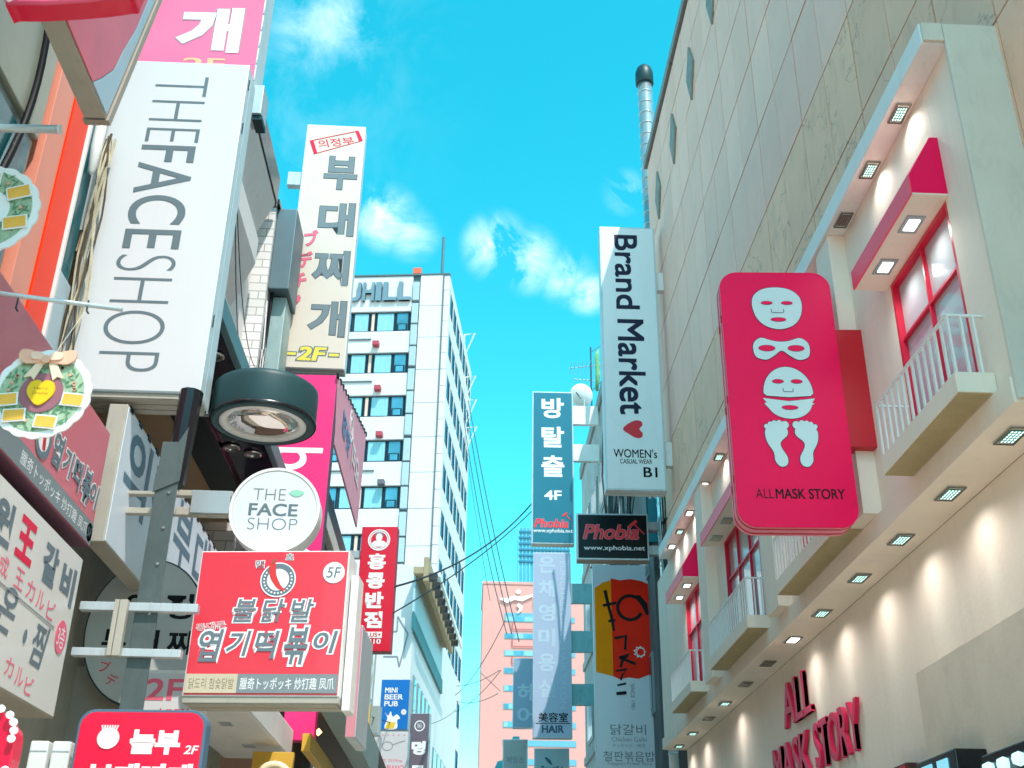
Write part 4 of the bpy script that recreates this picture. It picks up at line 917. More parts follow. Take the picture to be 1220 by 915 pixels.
# ---- post and brackets
PO = thing('steel_post', 'dark galvanised steel post in front of the signs on the left', 'post', (-2.50, 8.85, 0))
o = obj('post', MB().prism([(-.088, -.08), (.088, -.08), (.088, -.06), (-.068, -.06), (-.068, .10), (-.088, .10)], 0, 5.35, 'z').box(-.067, -.02, -.059, .06, 0, 5.2), STEEL, PO, .003)
obj('post_shadow_tube', MB().tube([(.035, .02, 5.0), (.06, .02, 5.86)], [.085, .10], 10), BLACKM, PO)  # black tube stands in for the big sign's shadow on the post top
obj('shadow_edge_plate', MB().prism([(-.10, 5.05), (-.06, 5.2), (.0, 5.22), (.05, 5.35), (.11, 5.48), (.10, 5.0), (-.10, 4.9)], -.095, -.081, 'y'), STEEL, PO)  # steel cut-out shapes the curved lower edge of that modelled shadow
for z in (4.9, 4.3, 3.98, 3.9, 3.6, 4.6, 5.15): 
    obj('bolt', MB().lathe([(0, -.012), (.012, -.012), (.016, 0)], (.03, -.08, z), 8, 'y'), CHROME, PO)
BR = thing('steel_cross_bars', 'pale steel cross bars joining the white box sign to the post', 'bracket frame', (-2.6, 8.75, 3.6))
P_('bar', MB().box(-3.0, -2.10, 8.72, 8.80, 3.91, 3.975), ALU, BR, bev=.004); P_('bar', MB().box(-3.0, -2.18, 8.72, 8.80, 3.56, 3.62), ALU, BR, bev=.004)
P_('upright', MB().box(-2.68, -2.62, 8.66, 8.72, 3.55, 3.98), BEIGE, BR, bev=.004)
P_('upright', MB().box(-2.72, -2.685, 8.66, 8.72, 3.55, 3.98), BEIGE, BR, bev=.004)
RD = thing('round_white_sign', 'round white lit sign reading THE FACE SHOP with a green leaf', 'sign', (-1.71, 9.35, 4.985))
RD.scale = (1.035, 1.035, 1.035)
obj('casing', MB().lathe([(0, 0), (.36, 0), (.375, .01), (.375, .19), (.36, .20), (0, .20)], (0, 0, 0), 64, 'y'), WHITE, RD, smooth=False)
obj('face', MB().lathe([(0, -.008), (.345, -.008), (.352, -.002), (.352, 0)], (0, 0, 0), 64, 'y'), PANEL, RD)
obj('rim', MB().lathe([(.352, 0), (.352, -.014), (.375, -.014), (.378, .01)], (0, 0, 0), 64, 'y'), WHITE, RD)
lettering(RD, 'THE', -.055, .135, .27, .10, SG_, y=-.010, bold=-.02); lettering(RD, 'FACE', -.01, .0, .40, .105, SG_, y=-.010, bold=.02); lettering(RD, 'SHOP', -.005, -.125, .41, .10, SG_, y=-.010, bold=-.022)
poly(RD, 'leaf', smooth_loop([(.11, .155), (.16, .18), (.23, .16), (.20, .125), (.15, .125)], 5), mat('leaf_green', '#8ccbb0', .5), y=-.010)
obj('bracket', MB().box(-.82, -.37, .03, .10, -.05, .02).box(-.82, -.37, .03, .10, .12, .17), BEIGE, RD, .004)
obj('bracket_plate', MB().box(-.70, -.38, .0, .028, -.04, .16), mat('grey_plate', '#a9b2b6', .4, .3), RD, .004)
obj('bracket_tail', MB().box(-1.42, -.82, .05, .12, -.04, .01).box(-1.42, -.82, .05, .12, .13, .16), BEIGE, RD, .004)

# ---- red sign 5F
RSF = mat('coral_red_sign_face', '#e23a4a', .32, var=.03, coat=.3)
S = Sign('coral_red_sign', 'square coral red sign with a chilli pepper emblem, 5F badge and grey Korean letters', 'sign', -1.58, 8.90, 3.318, 1.36, 1.30, .38, RSF, WHITE, yaw=-.09, m=.012)
S.root.scale = (.89, .89, .89)
obj('bottom_tray', MB().box(-.68, .68, .01, .37, -.055, -.001), BEIGE, S.root, .006)
for k in range(2): obj('tray_slat', MB().box(-.66, .66, .03+k*.17, .17+k*.17, -.064, -.056), BEIGE, S.root, .002)
S.p('beige_band', [(.012, .02), (.345, .02), (.345, .145), (.012, .145)], mat('beige_print', '#cdbfa5', .5)); S.p('grey_band', [(.345, .02), (.988, .02), (.988, .145), (.345, .145)], mat('grey_band_print', '#7f8a8e', .5))
S.t('닭도리 참숯닭발', .18, .082, .29, .072, mat('olive_grey_print', '#7d7662', .5), y=-.0125); S.t('臘奇トッポッキ 炒打趣 凤爪', .665, .082, .60, .078, WPRINT, y=-.0125)
ol = (WPRINT, .085)
for c, u in (('불', .34), ('닭', .53), ('발', .72)): S.t(c, u, .575, .15, .16, GREYP, bold=.012, shear=.15, outline=(WPRINT, .05))
for c, u, v, hh in (('엽', .145, .335, .22), ('기', .325, .35, .17), ('떡', .51, .34, .19), ('볶', .70, .335, .25), ('이', .89, .36, .15)): S.t(c, u, v, .155, hh, GREYP, bold=.02, shear=.18, outline=(WPRINT, .06))
S.t('동대문', .13, .468, .19, .065, mat('soft_red_print', '#d2505c', .5), bold=.0, rot=10, outline=(WPRINT, .05))
cx, cz = .03*S.w+.01, .79*S.h
ring(S.root, 'emblem_ring', cx, cz, .150, .100, GREYP); ring(S.root, 'emblem_edge', cx, cz, .160, .150, WPRINT)
poly(S.root, 'emblem_disc', ell(cx, cz, .10, .10, 28), WPRINT)
poly(S.root, 'chilli', smooth_loop([(cx-.09, cz+.14), (cx-.035, cz+.15), (cx-.02, cz+.05), (cx+.03, cz-.05), (cx+.085, cz-.105), (cx+.01, cz-.085), (cx-.055, cz-.01), (cx-.085, cz+.06)], 4), mat('chilli_red', '#d93a3a', .4), y=-.0125)
poly(S.root, 'stalk', stroke([(cx-.06, cz+.145), (cx-.05, cz+.19)], .012), mat('stalk_green', '#4c7a45', .5), y=-.0125)
for k in range(18):
    a = math.radians(150+k*14); poly(S.root, 'ring_letter', ell(cx+.125*math.cos(a), cz+.125*math.sin(a), .009, .009, 6), WPRINT, y=-.0125)
S.t('맵', .405, .90, .055, .055, GREYP, outline=(WPRINT, .06)); S.t('초', .60, .955, .05, .045, GREYP, outline=(WPRINT, .06))
S.p('badge', ell(.905, .84, .072, .075, 30), WPRINT); S.t('5F', .905, .84, .095, .075, GREYP, bold=.01, shear=.15, y=-.0125)
obj('side_duct', MB().box(.69, .76, .10, .36, -.1, 1.1), WHITE, S.root, .01)
S = Sign('pink_board', 'dusty pink plain board edge just right of the coral red sign', 'sign', -1.07, 10.9, 3.35, .10, 1.05, .8, mat('dusty_pink_board', '#d68c98', .5, var=.05), ALU, yaw=-.05, m=.005)

# ---- oval dark sign behind the post
OV = thing('grey_oval_sign', 'big grey oval sign with black Korean letters partly hidden by the post', 'sign', (-2.965, 10.45, 4.18))
ovm = mat('grey_oval_face', '#b4b6b2', .45, var=.06)
pts = ell(0, 0, .545, .68, 56)
obj('casing', MB().prism(pts, 0, .14, 'y'), DTEAL, OV); obj('face', MB().prism(ell(0, 0, .53, .665, 56), -.008, .002, 'y'), ovm, OV)
lettering(OV, '의', -.11, .235, .22, .24, BLACK, bold=.03, y=-.01); lettering(OV, '정', .28, .235, .26, .24, BLACK, bold=.03, y=-.01)
for c, x in (('부', -.26), ('대', .03), ('찌', .33)): lettering(OV, c, x, -.10, .22, .22, BLACK, bold=.03, y=-.01)
lettering(OV, 'ブ', -.30, -.33, .10, .09, REDPR, bold=.0, y=-.01, rot=-15); lettering(OV, 'デ', -.22, -.44, .10, .09, REDPR, y=-.01, rot=-25)
S = Sign('floor_two_panel', 'white panel with a pink 2F below the grey oval sign', 'sign', -2.62, 10.2, 3.28, .68, .50, .12, PANEL, WHITE, yaw=-.05)
S.t('2F-', .55, .66, .62, .36, PINKPR, bold=.02); S.t('部隊', .62, .2, .45, .28, REDPR)
# ---- street-parallel boards on the left
S = Sign('pink_street_board', 'long dusty red board along the left shops with outlined Korean letters and grey strip', 'sign', -3.0, 7.2, 4.39, 2.96, .98, .25, mat('dusty_red_board_face', '#d8707c', .4, var=.04, coat=.2), mat('plum_casing', '#6a4157', .5), yaw=PI/2, m=.01)
S.p('grey_band', [(.14, .012), (.995, .012), (.995, .19), (.14, .19)], mat('grey_band_print', '#7f8a8e')); S.p('beige_band', [(.0, .012), (.14, .012), (.14, .19), (.0, .19)], mat('beige_print', '#cdbfa5'))
S.t('臘奇トッポッキ 炒打趣 凤爪', .70, .10, .50, .10, WPRINT, y=-.0125)
for c, x, hh in (('엽', 7.66, .26), ('기', 7.89, .22), ('떡', 8.12, .24), ('볶', 8.35, .28), ('이', 8.56, .2)): S.t(c, (x-5.72)/2.96, .40, .07, hh, GREYP, bold=.03, shear=.15, outline=(WPRINT, .05))
cx, cz = 7.36-7.2, .36; ring(S.root, 'emblem_ring', cx, cz, .15, .10, GREYP); poly(S.root, 'emblem_disc', ell(cx, cz, .10, .10, 24), WPRINT); poly(S.root, 'chilli', stroke([(cx-.02, cz+.1), (cx+.03, cz-.08)], .05), RED, y=-.0125)
S.p('badge', ell(.972, .10, .022, .075, 20), WPRINT); S.t('5F', .972, .10, .03, .075, GREYP, y=-.0125)
S = Sign('white_street_board', 'white box sign along the left shops with red and grey Korean letters', 'sign', -3.0, 7.35, 3.07, 2.5, 1.20, .28, mat('warm_white_face', '#dedcd6', .4, var=.03, coat=.2), BEIGE, yaw=PI/2, m=.01)
yy_ = lambda y: (y-6.10)/2.5; zz_ = lambda z: (z-3.07)/1.2
for c, y, z, mm in (('원', 7.02, 4.02, GREYP), ('왕', 7.44, 4.03, REDPR), ('갈', 7.95, 4.02, GREYP), ('비', 8.36, 4.0, GREYP)):
    S.t('王' if c == '왕' else c, yy_(y), zz_(z), .125, .24, mm, bold=.045)
for c, y, z in (('成', 7.17, 3.77), ('王', 7.46, 3.77), ('カ', 7.69, 3.76), ('ル', 7.90, 3.75), ('ビ', 8.13, 3.74)): S.t(c, yy_(y), zz_(z), .065, .11, PINKPR)
S.p('rule', [(0, .505), (.86, .485), (.86, .478), (0, .498)], GREYP2)
S.p('badge', ell(yy_(8.42), zz_(3.62), .045, .10, 24), PINKPR); S.t('3층', yy_(8.42), zz_(3.62), .06, .13, WPRINT, y=-.0125)
for c, y, z in (('온', 7.37, 3.54), ('찜', 8.05, 3.47)): S.t(c, yy_(y), zz_(z), .12, .25, GREYP, bold=.02, shear=.25)
S.p('brush_dot', ell(yy_(7.75), zz_(3.46), .012, .04, 12), GREYP)
for c, y, z in (('カ', 7.60, 3.22), ('ル', 7.80, 3.2), ('ビ', 8.0, 3.18)): S.t(c, yy_(y), zz_(z), .06, .10, PINKPR)
S = Sign('slanted_white_board', 'white board along the street with large grey Korean letters below the black soffit', 'sign', -3.0, 11.4, 4.55, 4.8, 1.24, .16, mat('cool_white_face', '#dde5ee', .4, var=.03, coat=.2), BEIGE, yaw=PI/2, m=.015)
for c, y, w_ in (('의', 9.55, .75), ('정', 10.45, .75), ('부', 11.4, .75), ('대', 12.3, .7)): S.t(c, (y-9.0)/4.8, .66, w_/4.8, .58, mat('slate_blue_letter', '#5e7a8c', .5), bold=.02)
for k in range(16): obj('lacing', MB().box(-2.35+k*.31, -2.25+k*.31, -.01, .02, 1.20, 1.25), BLACK, S.root)

# ================================================================== nearest left building
NB = thing('near_left_building', 'near grey green clad building at the far left with teal windows and an orange column', 'building', (-3.6, 2, 0))
CLAD = mat('olive_grey_cladding', '#a5aa9b', .4, .3, var=.08, rnd=.06, dirt=.12)
P_('wall', MB().box(-9, -3.72, .9, 8.92, 0, 10.45), mat('dark_backing', '#3a4443', .8), NB)
zz = [0, 1.5, 3.0, 4.4, 5.4]
cl_rows = [(0.1, 5.3), (7.45, 8.35), (8.37, 9.3), (9.32, 10.4)]
for z0, z1 in cl_rows:
    for k in range(5):
        y1 = 7.55-k*1.3
        P_('cladding_panel', MB().box(-3.72, -3.62, y1-1.29, y1-.01, z0, z1), CLAD, NB, bev=.012)
for k in range(5):
    y1 = 7.55-k*1.3
    f = P_('window', MB().box(-3.72, -3.66, y1-1.29, y1-.01, 5.32, 7.43), mat('grey_metal_frame', '#7f8f8e', .4, .4), NB, bev=.01)
    o = obj('pane', MB().box(-3.659, -3.64, y1-1.2, y1-.1, 5.42, 7.33), mat('deep_teal_glass', '#0f6068', .15, var=.3, spec=.9)); o.parent = f
ORG = mat('shaded_orange_panel', '#ff3a05', .4, var=.06, spec=.2); PEA = mat('sunlit_peach_panel', '#e8917a', .4, var=.05)
P_('sunlit_peach_panel', MB().box(-3.72, -3.60, 7.62, 7.96, 4.6, 8.7), PEA, NB, bev=.006); P_('shaded_orange_panel', MB().box(-3.72, -3.585, 7.97, 8.33, 4.6, 9.4), ORG, NB, bev=.006)  # column's sunlit half painted paler peach, its shaded half orange
P_('white_trim', MB().box(-3.72, -3.56, 8.335, 8.37, 4.6, 9.4), WHITE, NB)
P_('recess_window', MB().box(-3.72, -3.70, 8.38, 8.90, 6.9, 9.4), mat('deep_teal_glass', '#0f6068'), NB)
P_('pale_blue_panel', MB().box(-3.72, -3.66, 8.38, 8.90, 5.4, 6.88), mat('pale_blue_panel', '#b9cfd9', .4), NB, bev=.01)
P_('drip_gasket', MB().tube([(-3.60, 7.0+.25*math.sin((z-6.6)*1.3), z) for z in [6.2+.2*q for q in range(13)]], .03, 8), BLACK, NB, smooth=True)
P_('pale_lamp', MB().lathe([(0, -.32), (.035, -.28), (.055, 0), (.05, .28), (0, .36)], (-3.66, 8.78, 8.35), 14), WHITE, NB, smooth=True)
TW = thing('dry_vine_bundle', 'bundle of dry vine stems hanging between the orange column and the huge white sign', 'vine', (-3.35, 8.84, 5.4))
VM = mat('dry_vine', '#c4b89c', .9, var=.4, scale=8); VM2 = mat('dark_vine', '#5a4f40', .9, var=.4, scale=8)
r5 = random.Random(11)
for k in range(10):
    a = r5.uniform(-.09, .09); pth = []
    for j in range(15):
        z = 8.55-j*.225-r5.uniform(0, .05)
        pth.append((-3.575+a*(.4+j*.06)*.7+.03*math.sin(j*.8+k*1.7), 8.84+.03*math.cos(j*.7+k), z))
    P_('stem', MB().tube(pth, [.012-.0004*j for j in range(15)], 5), VM if k % 3 else VM2, TW)

# near box sign at the top left
BX = thing('near_red_box_sign', 'large near box sign, dusty red with a pale blue lower corner, at the top left', 'sign', (-2.5, 5.3, 6.5))
P_('casing', MB().prism([(4.3, 6.5), (6.06, 6.5), (6.70, 8.7), (4.3, 8.7)], -2.65, -2.506, 'x'), BEIGE, BX, bev=.006)
fm = lambda n, pts, m: P_(n, MB().prism(pts, -2.505, -2.498, 'x'), m, BX)
fm('red_face', [(4.32, 6.52), (5.72, 6.52), (5.84, 6.66), (6.0, 6.88), (6.08, 7.12), (6.22, 7.45), (6.56, 8.68), (4.32, 8.68)], mat('dusty_coral_face', '#e05a66', .35, var=.12, coat=.3))
fm('pale_face', [(5.73, 6.52), (6.04, 6.52), (6.67, 8.68), (6.57, 8.68), (6.23, 7.45), (6.09, 7.12), (6.01, 6.88), (5.85, 6.66)], mat('pale_blue_grey_face', '#b3bfca', .35, coat=.3))
P_('white_mark', MB().prism(ell(5.95, 7.7, .08, .2, 16), -2.497, -2.494, 'x'), WPRINT, BX)
P_('far_trim', MB().prism([(6.065, 6.49), (6.12, 6.49), (6.76, 8.7), (6.705, 8.7)], -2.66, -2.49, 'x'), mat('taupe_trim', '#a3988b', .5), BX)
NS = thing('bulb_edged_red_sign', 'bright red sign edged with pink tubing and round bulbs at the top left corner', 'sign', (-2.33, 4.78, 6.235))
obj('panel', MB().prism(smooth_loop([(-.33, .05), (-.28, .005), (0, .03), (.30, .09), (.36, .16), (.36, .7), (-.33, .7)], 5), 0, .14), mat('bright_red_panel', '#e5003c', .35, coat=.3), NS, bev=.006)
obj('tube_edge', MB().tube([(-.35, -.01, .6), (-.35, -.01, .06), (-.31, -.01, .0), (-.1, -.01, .012), (.12, -.01, .045), (.36, -.01, .11)], .017, 10), mat('pink_tubing', '#f0557c', .4), NS, smooth=True)
for x, z in ((-.335, .07), (-.30, .01), (-.34, .17), (.10, .07), (.16, .095), (-.16, .055)): obj('bulb', MB().lathe([(0, -.022), (.018, -.014), (.024, 0), (.018, .014), (0, .022)], (x, -.025, z), 12), mat('frosted_bulb', '#ffe6ea', .4), NS, smooth=True)

# wreath boards and rods
GRN = mat('printed_leaves', '#a8bfa0', .7, var=.15, scale=25, dirt=.9, dirtcol='#4d7256')
CARD = mat('orange_yellow_card', '#f5b84a', .5, var=.25, scale=5)
def wreath(x, y, z, R, label, cards, seed):
    T = thing('paper_wreath', label, 'wreath decoration', (x, y, z)); q = random.Random(seed)
    rim = [(R*(1+.035*abs(math.sin(a*9)))*math.cos(a), R*(1+.035*abs(math.sin(a*9)))*math.sin(a)) for a in [2*PI*k/90 for k in range(90)]]
    obj('scalloped_board', MB().prism(rim, .0, .014), WPRINT, T)
    ring(T, 'leaf_print', 0, 0, R*.88, R*.46, GRN, y=-.001, th=.002, n=48)
    mb = MB()
    for k in range(150):
        a = q.uniform(0, 2*PI); rr_ = R*q.uniform(.48, .86); t = q.uniform(0, PI); l_ = R*q.uniform(.05, .10)
        c_, s_ = math.cos(t)*l_, math.sin(t)*l_; px, pz = rr_*math.cos(a), rr_*math.sin(a)
        mb.add([(px-c_, -.005, pz-s_), (px-s_*.3, -.007, pz+c_*.3), (px+c_, -.005, pz+s_), (px+s_*.3, -.006, pz-c_*.3)], [(0, 1, 2, 3)])
    tag(obj('leaf', mb, mat('sage_leaf', '#5f8f68', .7, var=.3, scale=20), T), None, None, kind='stuff')
    for k in range(12):
        a = q.uniform(0, 2*PI); poly(T, 'berry', ell(R*.68*math.cos(a), R*.68*math.sin(a), R*.035, R*.035, 8), mat('peach_berry', '#e9a98a', .5), y=-.009, th=.004)
    for ang, tilt in cards:
        a = math.radians(ang); cx, cz = R*.70*math.cos(a), R*.70*math.sin(a)
        c_ = obj('card', MB().box(-R*.235, R*.235, -.016, -.009, -R*.15, R*.15), WPRINT, T, .002); c_.location = (cx, 0, cz); c_.rotation_euler = (0, math.radians(-tilt), 0)
        link('card_print', smesh(('cp', round(R, 3)), lambda: MB().box(-R*.205, R*.205, -.0185, -.016, -R*.12, R*.12).mesh('card_print', CARD)), c_)
    return T
W1 = wreath(-2.505, 6.0, 4.445, .275, 'round paper wreath with a peach bow and a yellow heart in its middle', ((-12, -4), (-72, -4), (-130, 6), (195, 8)), 3)
poly(W1, 'dark_centre', ell(0, 0, .125, .125, 28), mat('plum_centre', '#9a5f6c', .6), y=-.009)
hp2 = smooth_loop([(0, -.085), (-.075, -.01), (-.065, .06), (-.02, .075), (0, .06), (.02, .075), (.065, .06), (.075, -.01)], 4)
poly(W1, 'yellow_heart', hp2, mat('heart_yellow', '#f2c414', .4), y=-.013, th=.01); lettering(W1, 'Merry', 0, .02, .08, .018, mat('gold_brown_print', '#8a5a1a', .5), y=-.0235); lettering(W1, 'Christmas', 0, -.008, .09, .016, mat('gold_brown_print', '#8a5a1a'), y=-.0235)
BOW = mat('peach_bow', '#f0b79c', .6, var=.12, scale=10)
for sg in (-1, 1):
    poly(W1, 'bow_loop', smooth_loop([(0, .20), (sg*.07, .255), (sg*.15, .27), (sg*.165, .22), (sg*.12, .18), (sg*.05, .185)], 4), BOW, y=-.018, th=.012)
    poly(W1, 'bow_loop', smooth_loop([(0, .205), (sg*.04, .25), (sg*.09, .245), (sg*.08, .205)], 4), mat('peach_bow_light', '#f7cdb6', .6), y=-.031, th=.008)
    poly(W1, 'bow_tail', [(sg*.01, .19), (sg*.06, .185), (sg*.115, .09), (sg*.075, .10), (sg*.055, .075)], mat('cream_bow_tail', '#f3d6bb', .6), y=-.016, th=.006)
poly(W1, 'bow_knot', ell(0, .20, .026, .026, 14), BOW, y=-.04, th=.01)
W2 = wreath(-3.10, 6.0, 5.705, .325, 'paper wreath with yellow cards cut by the left edge of the picture', ((35, 18), (-25, 12), (95, 0), (-90, 0)), 5)
R1 = thing('support_rod', 'thin grey metal rod holding the round paper wreath with the bow', 'rod', (-2.88, 6.03, 5.12))
obj('rod', MB().tube([(-.8, .0, .09), (.73, 0, -.085)], .014, 10), ALU, R1, smooth=True)
for x in (.1, .52): obj('hook', MB().tube([(x, 0, -.03), (x, 0, -.10), (x+.015, 0, -.12)], .006, 6), DTEAL, R1)
obj('thread', MB().tube([(.52, -.02, -.12), (.40, -.03, -.42)], .002, 4), WHITE, R1)
R2 = thing('short_white_rod', 'short pale round rod sticking in at the left edge above the cut wreath', 'rod', (-3.1, 6.0, 6.33))
obj('rod', MB().tube([(-.7, 0, 0), (.33, 0, .02)], .028, 14), ALU, R2, smooth=True); obj('end_cap', MB().tube([(.33, 0, .02), (.345, 0, .02)], .033, 14), WHITE, R2)
obj('hanger', MB().tube([(.05, 0, -.02), (.0, 0, -.35)], .006, 6), ALU, R2)

# bottom left signs
def rr_sign(name, label, x, y, z, w, h, r, face, case, d, yaw):
    T = thing(name, label, 'sign', (x, y, z), yaw)
    obj('casing', MB().prism(rrect(-w/2, w/2, 0, h, r), 0, d), case, T, .006); obj('face', MB().prism(rrect(-w/2+.018, w/2-.018, .018, h-.018, r-.01), -.006, .002), face, T)
    return T
T = rr_sign('rounded_red_sign', 'rounded bright red sign with white Korean letters at the bottom left behind the post', -2.05, 7.5, 2.15, .82, .80, .10, mat('bright_red_panel', '#e5003c'), mat('blue_grey_casing', '#4f6c82', .4), .12, -.06)
lettering(T, '놀부', .10, .60, .32, .15, WPRINT, bold=.05); lettering(T, '2F', .335, .555, .09, .05, WPRINT, bold=.02, shear=.2); lettering(T, '부대찌개', .03, .37, .66, .20, WPRINT, bold=.05)
poly(T, 'emblem', ell(-.20, .62, .07, .065, 22), WPRINT); 
for k in range(7): poly(T, 'emblem_ray', stroke([(-.24+.013*k, .66), (-.25+.017*k, .70)], .008), WPRINT)
ring(T, 'white_edge', 0, 0, .001, .0005, WPRINT, n=3) if False else None
LS = thing('bulb_red_sign', 'red sign with white bulbs down its edge in the bottom left corner', 'sign', (-2.60, 6.0, 1.9))
obj('panel', MB().prism(smooth_loop([(-.3, .0), (.27, .0), (.33, .35), (.34, .62), (.30, .70), (.22, .76), (-.3, .82)], 5), 0, .12), mat('bright_red_panel', '#e5003c'), LS, bev=.006)
for x, z in ((.25, .765), (.30, .735), (.325, .70), (.335, .66), (.33, .62), (.33, .47), (.325, .43), (.32, .39)): obj('bulb', MB().lathe([(0, -.02), (.016, -.012), (.021, 0), (.016, .012), (0, .02)], (x, -.025, z), 12), mat('clear_bulb', '#e6f1f6', .25, emit=.4), LS, smooth=True)
LWb = mat('plain_white_box', '#dfe0dd', .5)
for x, lab in ((-2.71, 'left one of two plain white box ends below the street side box sign'), (-2.57, 'right one of two plain white box ends below the street side box sign')):
    T = thing('white_box', lab, 'box', (x, 7.62, 2.0), 0, 'white boxes under the street side sign')
    obj('box', MB().box(-.058, .058, 0, .3, 0, .765), LWb, T, .012); obj('seam', MB().box(-.052, .052, -.004, .0, .70, .706), ALU, T)
# low shop front below the coral sign
LF = thing('low_shop_soffit', 'pale soffit, yellow beam and dim brown interior under the coral sign', 'shop front', (-2.4, 14, 0))
P_('side_wall', MB().box(-6.3, -2.9, 10.7, 14.2, 0, 3.9), mat('grey_beige_wall', '#8f8b80', .7, var=.15, dirt=.2), LF)
P_('white_beam', MB().box(-2.9, -2.10, 11.2, 14.4, 3.64, 3.98), WHITE, LF, bev=.02)
for y in (12.0, 13.4): P_('small_lamp', MB().box(-2.5, -2.38, y-.1, y+.1, 3.628, 3.639), ALU, LF)
P_('magenta_board', MB().box(-2.25, -1.86, 14.5, 14.7, 3.88, 4.6), MG, LF, bev=.01)
P_('interior_wall', MB().box(-3.24, -2.2, 14.8, 17.0, 0, 5.4), mat('dim_brown_interior', '#4a3322', .6, var=.4, scale=2), LF)
P_('interior_ceiling', MB().box(-2.2, -1.4, 15.0, 24, 4.3, 4.5), mat('dim_brown_interior', '#4a3322'), LF)
P_('yellow_beam', MB().box(-1.88, -1.78, 13.6, 20, 3.62, 3.82), mat('ochre_yellow_beam', '#d9a93a', .5, var=.1), LF, bev=.008)
P_('yellow_board', MB().box(-2.35, -1.9, 13.2, 13.3, 3.3, 3.55), mat('ochre_yellow_beam', '#d9a93a'), LF, bev=.008)
P_('grey_side_box', MB().box(-1.62, -1.38, 12.6, 19, 3.95, 4.45), mat('teal_grey_box', '#7f9796', .5, var=.1, dirt=.2), LF, bev=.015)
P_('cream_arch', MB().tube([(-2.05+.17*math.cos(math.radians(a)), 12.9, 3.20+.17*math.sin(math.radians(a))) for a in range(0, 181, 15)], .045, 10), mat('cream_arch', '#ecd9b4', .5), LF, smooth=True)
P_('warm_lamp', MB().lathe([(0, -.05), (.05, 0), (0, .05)], (-1.9, 15.2, 4.1), 12), mat('warm_lamp_glow', '#ffd27a', .4, emit=2), LF, smooth=True)

# ---- overhead cables
def cable(label, a, b, sag, r=.012, n=18):
    a, b = Vector(a), Vector(b); pts = []
    for i in range(n+1):
        t = i/n; p = a.lerp(b, t); p.z -= sag*4*t*(1-t); pts.append(p-a)
    o = obj('overhead_cable', MB().tube(pts, r, 5), CABLE, None, smooth=True); o.location = a
    return tag(o, label, 'cable', 'overhead cables across the street')
for lab, a, b, sg, r in (
    ('thick dark cable rising from the red vertical sign towards the teal sign', (-1.51, 22, 8.03), (2.08, 36, 15.25), .45, .022),
    ('thinner dark cable just below the thick one that rises towards the teal sign', (-1.5, 22, 7.5), (2.08, 36, 14.95), .2, .016),
    ('leftmost of the steep cables falling from the hotel side towards the pink hotel', (-.69, 60, 29.24), (1.5, 45, 12.96), .8, .020),
    ('second steep cable from the left, falling from the hotel side across the pink hotel top', (-.54, 60, 29.79), (1.7, 45, 12.95), .6, .022),
    ('third steep cable from the left, ending behind the lilac hair salon sign', (-.45, 60, 30.4), (2.0, 45, 12.65), .5, .022),
    ('thinnest steep cable, hanging apart in front of the left edge of the pink hotel', (-.60, 60, 28.1), (.9, 50, 15.7), .3, .012),
    ('cable rising from the low white shops to the windows of the pink hotel', (-.62, 60, 13.46), (1.44, 45, 13.5), .4, .016),
    ('upper one of the slack cables across the lower part of the pink hotel', (-.52, 55, 12.9), (1.25, 45, 11.5), .15, .013),
    ('cable crossing the slack ones upwards to the right on the lower pink hotel', (-.52, 55, 11.7), (1.3, 45, 11.5), .2, .013),
    ('lowest slack cable across the lower part of the pink hotel', (-.52, 55, 12.2), (1.2, 45, 10.6), .2, .013),
    ('short cable end branching down right in front of the pink hotel windows', (.55, 47, 11.8), (1.3, 46, 10.9), .0, .011),
    ('long faint cable from the green netting over the blue beer sign to the right', (-2.3, 24, 6.0), (-.5, 55, 11.8), .5, .012)):
    cable(lab, a, b, sg, r)

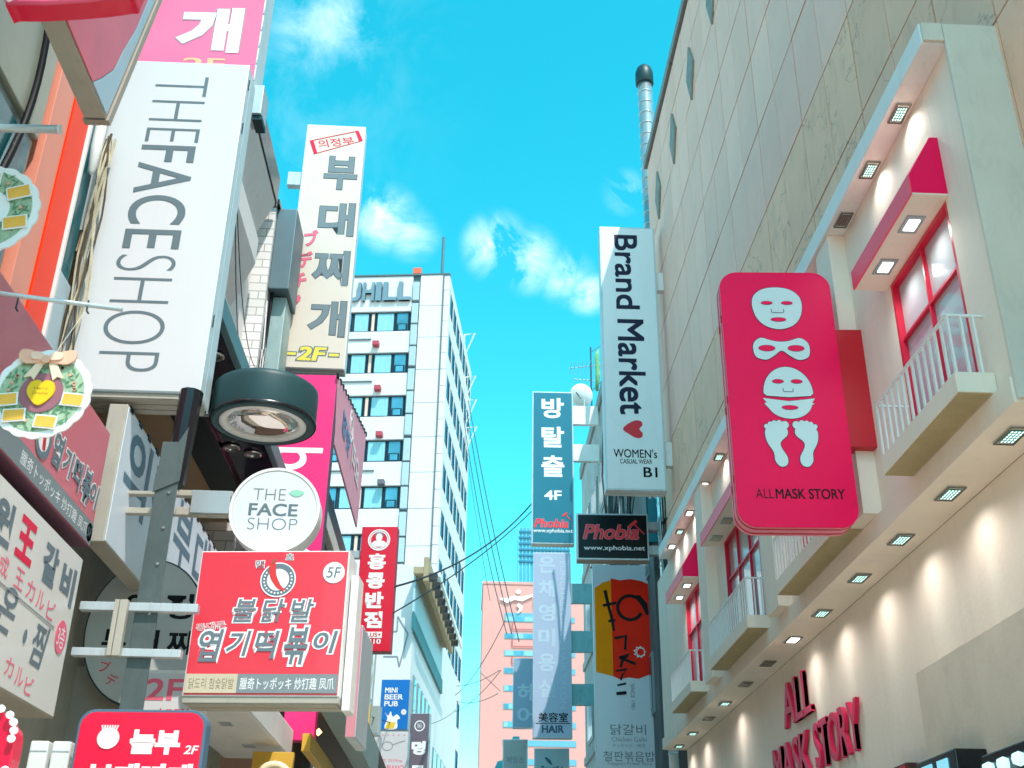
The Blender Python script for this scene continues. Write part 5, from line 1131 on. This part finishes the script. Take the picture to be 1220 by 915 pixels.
# ---- small service clutter
def ac_unit(name, label, x, y, z, rz=0, s=1.0):
    T = thing(name, label, 'air conditioner', (x, y, z), rz)
    obj('case', MB().box(-.42*s, .42*s, 0, .32*s, 0, .62*s), mat('ac_white', '#cfd2cf', .5, dirt=.35, dirtcol='#7d776c'), T, .02)
    obj('fan_grille', MB().lathe([(0, -.02), (.22*s, -.02), (.24*s, 0), (0, 0)], (-.1*s, 0, .31*s), 24, 'y'), mat('ac_grille', '#4d5557', .5), T)
    for k in range(5): obj('grille_bar', MB().box(-.34*s, .14*s, -.03, -.021, .12*s+k*.09*s, .135*s+k*.09*s), mat('ac_white', '#cfd2cf'), T)
    obj('wall_bracket', MB().box(-.36*s, -.32*s, .0, .45*s, -.05, -.001).box(.32*s, .36*s, .0, .45*s, -.05, -.001), DTEAL, T)
ac_unit('air_conditioner', 'air conditioner box on the dark wall between the pale sign and the red Phobia sign', 3.93, 28.2, 12.6, -PI/2)
ac_unit('air_conditioner', 'air conditioner box on the grey roofline building left of the orange and red sign', 3.93, 33.8, 9.3, -PI/2)
ac_unit('air_conditioner', 'higher air conditioner on the grey roofline building under its parapet', 3.93, 35.8, 13.0, -PI/2)
LW = thing('loose_wire', 'thin looping wire between the huge white sign and the white tiled wall', 'wire', (-2.9, 12.5, 9.2))
for k, (sg, zz_e) in enumerate(((.55, 10.1), (.85, 9.75))):
    a, b = Vector((-2.45, 9.4, 8.35-.1*k)), Vector((-3.55, 16.8, zz_e)); pth = []
    for i in range(19):
        t = i/18; p = a.lerp(b, t); p.z -= sg*4*t*(1-t); pth.append(p-Vector((-2.9, 12.5, 9.2)))
    obj('strand', MB().tube(pth, .006, 5), CABLE, LW, smooth=True)
WP = thing('wall_conduit', 'thin dark conduit and cables running down the far corner of the stone panelled wall', 'conduit', (4.0, 22.3, 8))
for k in range(3):
    P_('conduit', MB().tube([(3.985-.03*k, 22.1+.12*k, 16.5-k), (3.97-.03*k+.02*math.sin(k), 22.15+.1*k, 13), (3.985-.03*k, 22.1+.12*k, 10), (3.96, 22.12+.12*k, 8.3)], .014+.006*(k == 1), 6), CABLE, WP)
for z in (15.2, 12.4, 9.6): P_('saddle_clip', MB().box(3.93, 3.999, 22.0, 22.36, z, z+.03), DTEAL, WP)
